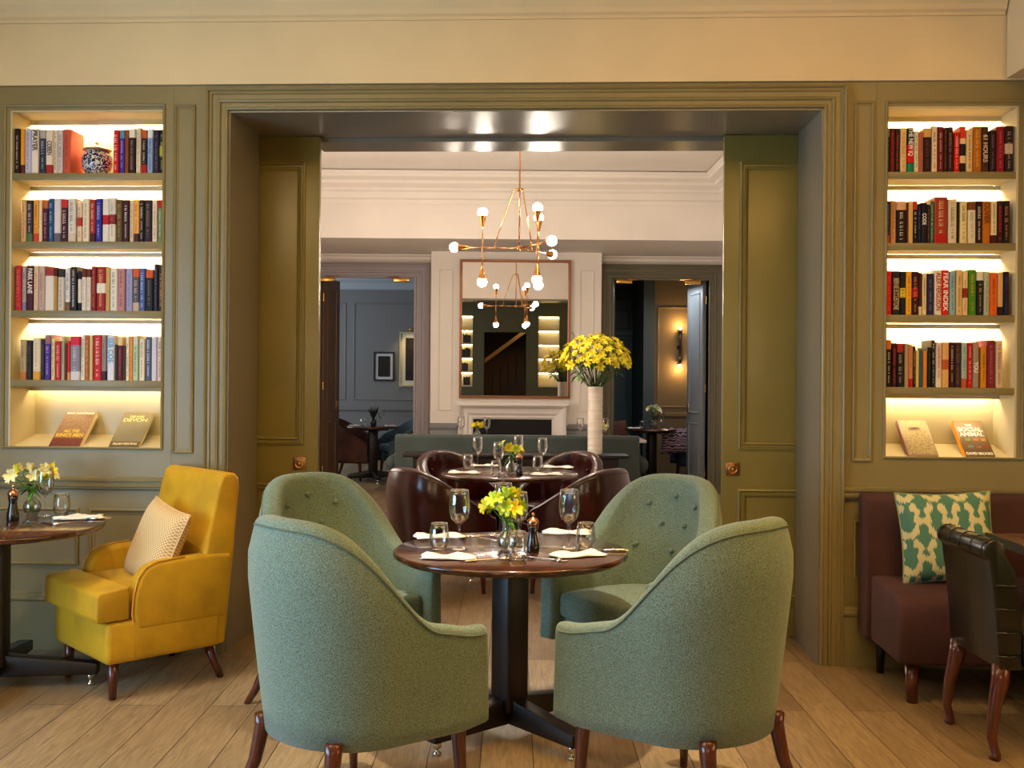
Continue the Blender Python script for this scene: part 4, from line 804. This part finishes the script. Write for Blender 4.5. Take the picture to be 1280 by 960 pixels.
# ------------------------------------------------------------------ chandelier
hx, hz = at(649, 310, 8.75)
t = empty('chandelier', (hx, 8.75, hz), 0, 'brass branching chandelier with nine bare bulbs hanging over the middle table', 'chandelier')
MB().tube([(0, 0, 0), (0, 0, 3.62 - hz)], .007, 8).build('rod', COPPER, t, smooth=True)
MB().lathe([(0, 3.60 - hz), (.06, 3.60 - hz), (.05, 3.63 - hz), (0, 3.63 - hz)], 20).build('ceiling_rose', COPPER, t, smooth=True)
MB().ball((0, 0, 0), .024, 14).build('hub', COPPER, t, smooth=True); MB().lathe([(.007, .475), (.03, .48), (.034, .49), (.03, .50), (.007, .505)], 16).build('collar', COPPER, t, smooth=True)
for az in (181, 57, -62):
    d = Vector((math.cos(R(az)), math.sin(R(az)), 0)); L1 = .39
    MB().tube([(0, 0, 0), d * .42], .0065, 8).build('arm', COPPER, t, smooth=True)
    MB().tube([d * .03 + Vector((0, 0, .49)), d * .05 + Vector((0, 0, .49)), d * .205 + Vector((0, 0, .03)), d * .205], .005, 8).build('brace', COPPER, t, smooth=True)
    MB().ball(d * .205, .012, 8).build('joint', COPPER, t, smooth=True)
    MB().tube([d * .31 + Vector((0, 0, -.17)), d * .31 + Vector((0, 0, .18))], .0055, 8).build('upright', COPPER, t, smooth=True)
    for p, v in ((d * .42, d), (d * .31 + Vector((0, 0, .17)), Vector((0, 0, 1))), (d * .31 + Vector((0, 0, -.165)), Vector((0, 0, -1)))):
        M = Matrix.Translation(p) @ v.to_track_quat('Z', 'Y').to_matrix().to_4x4()
        s_ = MB().lathe([(.008, 0), (.012, .01), (.020, .05), (.031, .095), (.033, .10), (.029, .10), (.010, .03)], 18, M=M).build('bulb_holder', mat('brass_cone', 'c88a48', .25, 1), t, smooth=True)
        MB().ball((0, 0, .125), .041, 16, M=M).build('bulb', BULB, s_, smooth=True)
# wall sconce, pictures
sx_, sz_ = at(849, 434, 15.0)
t = empty('wall_sconce', (sx_, 14.93, sz_), 0, 'dark twin wall sconce with glowing ends through the right far doorway', 'wall light')
MB().tube([(0, 0, -.2), (0, 0, .2)], .012, 8).build('stem', WALNUT_M, t, smooth=True); MB().tube([(0, 0, 0), (0, .07, 0)], [.02, .035], 12).build('backplate', WALNUT_M, t, smooth=True)
for s in (1, -1):
    MB().tube([(0, 0, s * .18), (0, 0, s * .25)], [.015, .035], 12).build('shade', WALNUT_M, t, smooth=True); MB().ball((0, 0, s * .262), .022, 10).build('bulb', SCB, t, smooth=True)
    l = bpy.data.lights.new('sconce_light', 'POINT'); l.energy = 5; l.color = kelvin('amber'); l.shadow_soft_size = .03; o = bpy.data.objects.new('sconce_light', l); col.objects.link(o); o.location = (sx_, 14.88, sz_ + s * .31)
for (x0, y0, x1, y1, lab, fr, mt, pic) in ((467, 440, 493, 476, 'small black-framed picture on the blue-grey wall in the far left room', '14161c', 'd8d8de', '17100e'), (499, 415, 533, 483, 'larger cream-framed picture beside the door frame in the far left room', 'd8cf9c', 'f0ead0', '2a1a12')):
    a, b = at(x0, y1, 17.17); c, d = at(x1, y0, 17.17); t = empty('framed_picture', (0, 0, 0), 0, lab, 'picture', 'pictures in the far left room')
    MB().ring(a, c, b, d, [(0, 0), (0, .03), (.022, .03), (.026, .012)], 17.195).build('frame', mat('frame_' + fr, fr, .4), t)
    MB().box(a + .02, c - .02, 17.185, 17.194, b + .02, d - .02).build('mount', mat('mount_' + mt, mt, .8), t)
    q = .07 if x0 < 480 else .1; MB().box(a + q, c - q, 17.178, 17.186, b + q, d - q).build('print', mat('print_' + pic, pic, .6, var=(9, .5)), t)
a, b = at(514, 411, 17.0); l = empty('picture_light', (a, 17.1, b), 0, 'small brass picture light above the cream-framed picture', 'picture light')
MB().tube([(-.06, 0, 0), (.06, 0, 0)], .014, 8).build('lamp_head', BRASS, l, smooth=True); MB().tube([(0, .0, 0), (0, .1, -.03)], .005, 6).build('bracket', BRASS, l, smooth=True)
spot('picture_lamp', (a, 16.85, b + .05), 9, 'warm', 100, .8, rot=(20, 0, 0))
# ------------------------------------------------------------------ table settings
TOPZ = .7504
def on(px, py, dz=0):        # a point on a table top seen at this place of the photograph
    u, v = (px - 640) / F, (py - 468) / F; v2 = v - .008 * u; D = (CAMH - TOPZ) / v2; return (u + .008 * v) * D, D
def proto(fn): o = fn(); return o
def mk_wine(s=1):
    t = empty('wine_glass')
    MB().lathe([(.0, .001), (.036 * s, .0), (.037 * s, .0015), (.02 * s, .005), (.006, .010), (.0042, .018), (.0038, .07 * s), (.005, .098 * s), (.016 * s, .106 * s), (.033 * s, .122 * s), (.041 * s, .148 * s), (.0428 * s, .170 * s), (.0395 * s, .215 * s), (.0366 * s, .238 * s), (.0354 * s, .238 * s), (.0382 * s, .214 * s), (.0414 * s, .170 * s), (.0395 * s, .148 * s), (.031 * s, .123 * s), (.010 * s, .108 * s), (0, .106 * s)], 32).build('bowl_and_stem', GLASS, t, smooth=True)
    MB().lathe([(.0354 * s, .2375 * s), (.0370 * s, .2375 * s), (.0370 * s, .2392 * s), (.0354 * s, .2392 * s), (.0354 * s, .2375 * s)], 32).build('rim', mat('glass_rim', 'd8d4c8', .05, .6), t, smooth=True)
    return t
def mk_tumbler():
    t = empty('stemless_tumbler')
    MB().lathe([(0, .001), (.026, .0005), (.030, .004), (.039, .03), (.0405, .05), (.037, .08), (.0325, .106), (.0312, .106), (.0357, .08), (.0388, .05), (.0372, .031), (.028, .010), (0, .008)], 32).build('tumbler_wall', GLASS, t, smooth=True)
    MB().lathe([(.0312, .1055), (.0327, .1055), (.0327, .107), (.0312, .107), (.0312, .1055)], 32).build('rim', mat('glass_rim', 'd8d4c8', .05, .6), t, smooth=True)
    return t
WG = mk_wine(); TB = mk_tumbler(); KM2 = KM(); firsts = {}
def put(P_, x, y, lab, cat, group, s=1, z=TOPZ, rz=0):
    if P_.name not in firsts: firsts[P_.name] = 1; o = P_
    else: o = copy_tree(P_, None, KM2)
    o.location = (x, y, z); o.scale = (s, s, s); o.rotation_euler = (0, 0, rz); tag(o, lab, cat, group); return o
def mill(x, y, lab, z=TOPZ, s=1):
    t = empty('pepper_mill', (x, y, z), 0, lab, 'pepper mill', 'pepper mills'); t.scale = (s, s, s)
    MB().lathe([(0, 0), (.027, 0), (.028, .004), (.028, .03), (.024, .05), (.019, .075), (.018, .09), (.022, .104), (.023, .112), (0, .113)], 24).build('mill_body', PEPPER, t, smooth=True)
    MB().lathe([(0, .113), (.020, .113), (.025, .124), (.024, .136), (.015, .146), (.005, .150), (.004, .156), (.008, .160), (.006, .168), (0, .17)], 24).build('mill_cap', mat('rose_brass', 'd8a080', .15, 1), t, smooth=True)
    return t
def napkin(x, y, rz, lab, z=TOPZ, w_=.21, d=.10, s=1, mm=LINEN):
    vs = []; fs = []; NX, NY = 14, 7; rd = random.Random(int((x + 9) * 1000))
    for lvl in (0, 1):
        for i in range(NX + 1):
            for j in range(NY + 1):
                u, v = i / NX - .5, j / NY - .5; zz = 0 if lvl == 0 else .009 + .006 * math.sin(i * .7 + x * 9) * math.cos(j * .5) + .004 * (rd.random() - .5)
                if lvl and (i in (0, NX) or j in (0, NY)): zz *= .45
                vs.append((u * w_ + .006 * math.sin(j), v * d + .004 * math.sin(i * .9), zz))
    n = (NX + 1) * (NY + 1)
    for i in range(NX):
        for j in range(NY): a = i * (NY + 1) + j; b = a + NY + 1; fs.append((a, b, b + 1, a + 1)); fs.append((n + a, n + a + 1, n + b + 1, n + b))
    bd = [i * (NY + 1) for i in range(NX + 1)] + [NX * (NY + 1) + j for j in range(1, NY + 1)] + [i * (NY + 1) + NY for i in range(NX - 1, -1, -1)] + [j for j in range(NY - 1, 0, -1)]
    for q in range(len(bd)): a, b = bd[q], bd[(q + 1) % len(bd)]; fs.append((a, a + n, b + n, b))
    o = MB().add(vs, fs).build('napkin', mm, loc=(x, y, z + .0045), rot=(0, 0, rz), smooth=True); o.scale = (s, s, s)
    return tag(o, lab, 'napkin', 'folded white napkins')
def cutlery(kind, x, y, rz, lab, z=TOPZ, s=1):
    if kind == 'fork':
        o = MB().tube([(-.10, 0, .002), (-.05, 0, .004), (.03, 0, .004), (.045, 0, .003)], [.005, .0038, .0025, .004], 8).build('fork', CHROME, smooth=True)
        MB().tube([(.043, 0, .003), (.06, 0, .002), (.068, 0, .003)], [.004, .011, .010], 8).build('fork_head', CHROME, o, smooth=True)
        for k in (-1.5, -.5, .5, 1.5): MB().tube([(.067, k * .0052, .003), (.085, k * .0052, .004), (.10, k * .005, .008)], [.0016, .0015, .0008], 6).build('tine', CHROME, o, smooth=True)
    else:
        o = MB().tube([(-.11, 0, .004), (-.07, 0, .005), (0, 0, .004)], [.007, .006, .004], 8).build('knife', CHROME, smooth=True)
        MB().prism([(0, -.004), (.10, -.009), (.115, -.004), (.118, .005), (0, .005)], .003, .0045, 'z').build('blade', CHROME, o)
    o.location = (x, y, z + .0015); o.rotation_euler = (0, 0, rz); o.scale = (s, s, s); return tag(o, lab, kind, 'cutlery on the tables')
def petal_ring(M, r, n=6, mi=0, cup=.35, mb=None):
    for k in range(n):
        a = 2 * PI * k / n + (0.1 if k % 2 else 0); l = r * (1 if k % 2 else .9); w_ = r * .42
        T = M @ Matrix.Rotation(a, 4, 'Z')
        pts = [(0, 0, 0), (.35 * l, -w_ * .55, cup * l * .45), (.35 * l, w_ * .55, cup * l * .45), (.35 * l, 0, cup * l * .30), (.75 * l, -w_ * .62, cup * l * .85), (.75 * l, w_ * .62, cup * l * .85), (.75 * l, 0, cup * l * .72), (l * 1.05, 0, cup * l * .75)]
        mb.add(pts, [(0, 1, 3), (0, 3, 2), (1, 4, 6, 3), (3, 6, 5, 2), (4, 7, 6), (6, 7, 5)], mi, T)
def leafblade(mb, p, d, L, w_, mi=0):
    M = Matrix.Translation(p) @ Vector(d).to_track_quat('X', 'Z').to_matrix().to_4x4(); n = 7; vs = []; fs = []
    for i in range(n): q = i / (n - 1); ww = w_ * math.sin(PI * min(1, q * .9 + .08)) ** .8; z = -.55 * L * q * q; vs += [(L * q * .92, -ww, z + ww * .4), (L * q * .92, 0, z), (L * q * .92, ww, z + ww * .4)]
    for i in range(n - 1): a = i * 3; fs += [(a, a + 3, a + 4, a + 1), (a + 1, a + 4, a + 5, a + 2)]
    mb.add(vs, fs, mi, M)
def bunch(x, y, z, lab, s=1, pm=(PETAL,), n=6, seed=1, spread_=.055, height=.17, tint=GREEN):
    """small bunch of alstroemeria in a squat bulb vase"""
    rd = random.Random(seed)
    v = empty('bud_vase', (x, y, z), 0, 'glass vase of ' + lab, 'vase', 'small glass flower vases'); v.scale = (s, s, s)
    MB().lathe([(0, .001), (.022, 0), (.033, .012), (.040, .035), (.034, .055), (.018, .070), (.014, .082), (.018, .102), (.020, .108), (.0185, .108), (.0125, .083), (.016, .071), (.032, .055), (.0378, .035), (.031, .014), (0, .006)], 28).build('vase_wall', GLASS, v, smooth=True)
    MB().lathe([(0, .007), (.030, .0145), (.037, .035), (.033, .050), (0, .050)], 24).build('water', GLASS, v, smooth=True)
    t = empty('flower_bunch', (x, y, z), 0, lab, 'flowers', 'small bunches of yellow flowers'); t.scale = (s, s, s)
    m = MB(); mb = []
    for k in range(n):
        a = 2 * PI * k / n + rd.uniform(-.4, .4); r = spread_ * rd.uniform(.45, 1); h = height * rd.uniform(.82, 1.08); tip = Vector((r * math.cos(a), r * math.sin(a), h))
        m.tube([(rd.uniform(-.01, .01), rd.uniform(-.01, .01), .01), (0, 0, .09), tip * .8 + Vector((0, 0, .02)), tip], .0018, 5)
        for q in range(2 if n < 10 else 1):
            mb_ = MB(); d = Vector((math.cos(a) + rd.uniform(-.8, .8), math.sin(a) - .3 + rd.uniform(-.8, .8), rd.uniform(.1, .9))).normalized()
            M = Matrix.Translation(tip + d * .012) @ d.to_track_quat('Z', 'Y').to_matrix().to_4x4(); petal_ring(M, rd.uniform(.026, .036), 6, 0, rd.uniform(.5, .95), mb_)
            mb_.ball(tip + d * .014, .005, 6, mi=0); mb_.build('blossom', pm[k % len(pm)], t, smooth=True)
    m.build('stems', tint, t, smooth=True)
    for k in range(n + 2):
        a = rd.uniform(0, 2 * PI); mb_ = MB(); leafblade(mb_, (rd.uniform(-.01, .01), rd.uniform(-.01, .01), rd.uniform(.09, .14)), (math.cos(a), math.sin(a), rd.uniform(-.1, .9)), rd.uniform(.05, .09), .010); mb_.build('leaf', tint if k % 2 else DGREEN, t, smooth=True)
    return t
def setting(items, where):
    for it in items:
        k = it[0]; x, y = on(it[1], it[2])
        if k == 'w': put(WG, x, y, 'stemmed wine glass %s' % it[3], 'wine glass', 'wine glasses', it[4] if len(it) > 4 else 1)
        elif k == 't': put(TB, x, y, 'stemless water tumbler %s' % it[3], 'tumbler', 'water tumblers', it[4] if len(it) > 4 else 1)
        elif k == 'n': napkin(x, y, R(it[4]), 'folded white napkin %s' % it[3], s=it[5] if len(it) > 5 else 1)
        elif k == 'm': mill(x, y, 'dark pepper mill with a metal cap %s' % it[3], s=it[4] if len(it) > 4 else 1)
        elif k in ('fork', 'knife'): cutlery(k, x, y, R(it[4]), 'silver %s %s' % (k, it[3]))
setting([('w', 574, 686, 'at the left of the near table'), ('w', 711, 685, 'at the right of the near table'), ('w', 648, 682, 'in front of the yellow flowers on the near table', .93), ('w', 629, 671, 'behind the yellow flowers on the near table', .98),
         ('t', 549, 687, 'before the left napkins on the near table'), ('t', 732, 686, 'by the right wine glass on the near table'), ('t', 646, 700, 'nearest us at the middle of the near table', 1.02),
         ('m', 666, 690, 'among the glasses on the near table', .93),
         ('n', 561, 698, 'nearest us at left of the near table', -6), ('n', 549, 672, 'at the far left rim of the near table', 14), ('n', 708, 667, 'at the far right rim of the near table', -5), ('n', 722, 695, 'nearest us at right of the near table', 22),
         ('fork', 612, 701, 'lying by the near left napkin', 24), ('fork', 601, 671, 'crossing the knife at the far left of the near table', 20), ('knife', 598, 673, 'crossing the fork at the far left of the near table', -45), ('fork', 681, 700, 'pointing at the near right napkin', -30), ('knife', 752, 689, 'sticking out under the near right napkin', 175)], 0)
x, y = on(634, 688); bunch(x, y, TOPZ, 'lime-yellow lilies with green leaves on the near table', 1.1, (PETALG, PETAL, PETALG), 8, 4, .075, .175)
setting([('w', 597, 583, 'at the left of the middle table', .95), ('w', 623, 593, 'near the flowers on the middle table', .95), ('w', 678, 585, 'at the right of the middle table', .95), ('w', 648, 580, 'behind the flowers on the middle table', .95),
         ('t', 585, 586, 'at the left of the middle table'), ('t', 620, 595, 'nearest us on the middle table'), ('t', 672, 588, 'at the right of the middle table'),
         ('m', 649, 594, 'on the middle table'), ('n', 580, 592, 'nearest us at left of the middle table', -4, 1.05), ('n', 606, 583, 'at the far left of the middle table', 8, .95), ('n', 698, 585, 'at the far right of the middle table', -8, 1.05), ('n', 683, 594, 'nearest us at right of the middle table', 8, 1.05)], 1)
x, y = on(639, 592); bunch(x, y, TOPZ, 'yellow flowers on the middle table among the leather chairs', 1.1, (PETAL, PETALG), 6, 9, .07, .17)
setting([('w', 56, 645, 'behind the tumbler on the table by the mustard armchair'), ('t', 77, 644, 'beside the napkin on the table by the mustard armchair'), ('m', 16, 651, 'on the table by the mustard armchair'), ('n', 98, 648, 'at the edge of the table by the mustard armchair', 22, 1.05), ('knife', 52, 655, 'lying on the table by the mustard armchair', 155), ('knife', 108, 650, 'beneath the napkin by the mustard armchair', 200)], 2)
x, y = on(40, 643); bunch(x, y, TOPZ, 'pale yellow flowers by the mustard armchair', 1.1, (PETAL, PETALW, PETALW), 12, 12, .095, .19)
# dining table hidden behind the teal sofa, its glasses showing above the sofa back
t = empty('long_dining_table', (.1, 11.45, 0), 0, 'pale-topped table mostly hidden behind the teal sofa, before the fireplace', 'table')
MB().box(-1.0, 1.35, -.3, .3, .735, .765).build('tabletop', mat('pale_marble', 'b8b0b4', .2), t, bevel=.004)
for x in (-.8, 1.1): MB().box(x - .04, x + .04, -.04, .04, .012, .735).build('leg', WALNUT_M, t); MB().box(x - .05, x + .05, -.25, .25, .011, .04).build('base', WALNUT_M, t)
for px, D, kk, s, l in ((577, 11.35, 'w', .95, 'leftmost above the teal sofa back'), (609, 11.3, 'w', .95, 'right of the yellow flowers above the sofa back'), (726, 11.3, 'w', .95, 'left of the white vase above the sofa back'), (757, 11.3, 'w', .95, 'right of the white vase above the sofa back')):
    put(WG, X(px, D), D, 'stemmed wine glass ' + l, 'wine glass', 'wine glasses', s, .7655)
for px, lab in ((597, 'yellow flowers showing above the teal sofa back, before the fireplace'), (752, 'yellow flowers glimpsed just right of the white vase above the sofa')): bunch(X(px, 11.4), 11.42, .7655, lab, 1.0 if px < 600 else .9, (PETAL,), 7, px, .07, .14)
for px in (770, 562): napkin(X(px, 11.3), 11.3, 0, 'folded white napkin %s above the sofa back' % ('right of the white vase' if px > 700 else 'left of the yellow flowers'), z=.7655)
# settings in the far rooms
def far_set(cx, cy, nm, seed):
    rd = random.Random(seed)
    for k, (dx, dy) in enumerate(((-.13, -.05), (.12, -.08), (.02, .12))): put(TB if k != 1 else WG, cx + dx, cy + dy, ('stemless tumbler ' if k != 1 else 'stemmed wine glass ') + ('left of', 'right of', 'behind')[k] + ' the plant on ' + nm, 'tumbler' if k != 1 else 'wine glass', 'water tumblers' if k != 1 else 'wine glasses', .95)
    for s in (-1, 1): napkin(cx + s * .24, cy - .03, .1 * s, 'folded napkin at %s of ' % ('left' if s < 0 else 'right') + nm, w_=.16, d=.1)
far_set(X(467, 14.0), 14.0, 'the far left room table', 1); far_set(X(815, 13.9), 13.9, 'the far right room table', 2)
t = empty('potted_plant', (X(468, 14.0), 13.93, TOPZ), 0, 'spiky dark green plant in a glass pot on the far left room table', 'plant')
MB().lathe([(0, 0), (.03, 0), (.045, .05), (.04, .09), (0, .09)], 16).build('pot', mat('smoky_glass', '3a3028', .1), t, smooth=True)
for k in range(16): m = MB(); a = k * 2.4; m.tube([(0, 0, .08), (math.cos(a) * .03, math.sin(a) * .03, .16), (math.cos(a) * .075, math.sin(a) * .075, .22 + .03 * (k % 3))], [.004, .013, .001], 6); m.build('leaf', mat('dark_plant', '1d2a16', .5), t)
bunch(X(818, 13.9), 13.88, TOPZ, 'greenish white flowers on the far right room table', 1.3, (PETALW, mat('greenish_petal', 'b8c490', .6)), 6, 31, .08, .2, DGREEN)
# chairs of the far right room
t0 = tag(barrel('upholstered_chair', dict(PF, Hp=.93), NAVYV, LEGW, None), 'navy chair at right through the right far doorway under a patterned throw', 'chair', 'chairs in the far right room'); place(t0, X(852, 14.1) + .28, 14.3, -95)
KM3 = KM(); place(copy_tree(t0, None, KM3), X(768, 14.2), 14.45, 110, 'dark chair at the left of the right far doorway, beside the vase')
pillow('scatter_cushion', .42, .38, .12, BROWNV, Matrix.Translation((X(773, 13.9), 14.22, .66)) @ Matrix.Rotation(R(30), 4, 'Z') @ Matrix.Rotation(R(-18), 4, 'X'), 'russet cushion on the dark chair beside the white vase')
pillow('scatter_cushion', .46, .36, .16, SWIRL, Matrix.Translation((X(853, 13.5), 13.78, .60)) @ Matrix.Rotation(R(-15), 4, 'Z'), 'purple swirl-patterned cushion low by the navy chair in the right far doorway')
# ------------------------------------------------------------------ tall white vase with the big yellow bouquet
vx, _ = at(744, 520, 9.38); vy = 9.38; vz = .7455
t = empty('tall_vase', (vx, vy, vz), 0, 'tall white ribbed cylinder vase on the console behind the leather chairs', 'vase')
pr = [(0, 0), (.064, 0)]
for k in range(30):
    z = .01 + k * .02; pr += [(.066 + (.0015 if k % 3 else -.001), z), (.066, z + .012)]
pr += [(.067, .61), (.060, .61), (.058, .58), (0, .56)]
MB().lathe(pr, 40).build('vase_body', CERAMIC, t, smooth=True)
b = empty('flower_bouquet', (vx, vy, vz + .60), 0, 'large dome of bright yellow blossoms and bare twigs in the tall white vase', 'flowers'); rd = random.Random(5); m = MB(); n = 0
cz = .22
for k in range(92):
    ph = k * 2.399963; q = (k + .5) / 92; el = math.acos(1 - q * 1.12); rr = rd.uniform(.86, 1.06)
    p = Vector((.30 * math.sin(el) * math.cos(ph) * rr, .27 * math.sin(el) * math.sin(ph) * rr, cz + .24 * math.cos(el) * rr)); d = Vector((p.x, p.y, (p.z - cz) * 1.6 + .05)).normalized() + Vector((rd.uniform(-.4, .4), rd.uniform(-.4, .4), rd.uniform(-.3, .3)))
    mb_ = MB(); M = Matrix.Translation(p) @ d.normalized().to_track_quat('Z', 'Y').to_matrix().to_4x4(); petal_ring(M, rd.uniform(.040, .056), 6, 0, rd.uniform(.35, .8), mb_); petal_ring(M @ Matrix.Translation((0, 0, .006)) @ Matrix.Rotation(.5, 4, 'Z'), rd.uniform(.024, .03), 5, 0, 1.1, mb_)
    mb_.build('blossom', PETAL, b, smooth=True)
    if k % 2 == 0: m.tube([(rd.uniform(-.03, .03), rd.uniform(-.03, .03), -.05), (p.x * .25, p.y * .25, .02), p * .9], .003, 5)
m.build('stems', DGREEN, b, smooth=True)
for k in range(46):
    a = rd.uniform(0, 2 * PI); mb_ = MB(); r_ = rd.uniform(.04, .2); leafblade(mb_, (r_ * math.cos(a), r_ * math.sin(a), cz - .10 + rd.uniform(-.05, .22) * (1 - r_ * 2)), (math.cos(a), math.sin(a), rd.uniform(-.6, .8)), rd.uniform(.06, .11), .018); mb_.build('leaf', GREEN if k % 3 else DGREEN, b, smooth=True)
for k, (dx, dy, h) in enumerate(((-.20, .0, .50), (-.16, .03, .44), (-.27, -.02, .38), (.10, .0, .46), (.18, .03, .42), (.22, -.03, .38), (-.1, .02, .47), (.0, .0, .42))):
    mb_ = MB(); mb_.tube([(0, 0, 0), (dx * .4, dy, h * .4), (dx * .8 + rd.uniform(-.02, .02), dy, h * .75), (dx + rd.uniform(-.03, .03), dy, h)], [.004, .0035, .003, .002], 5)
    for q in range(3): z = h * (.7 + q * .1); mb_.tube([(dx * .85, dy, z), (dx * .85 + rd.uniform(-.06, .06), dy + rd.uniform(-.02, .02), z + .05)], .0018, 5)
    mb_.build('twig', TWIG, b, smooth=True)
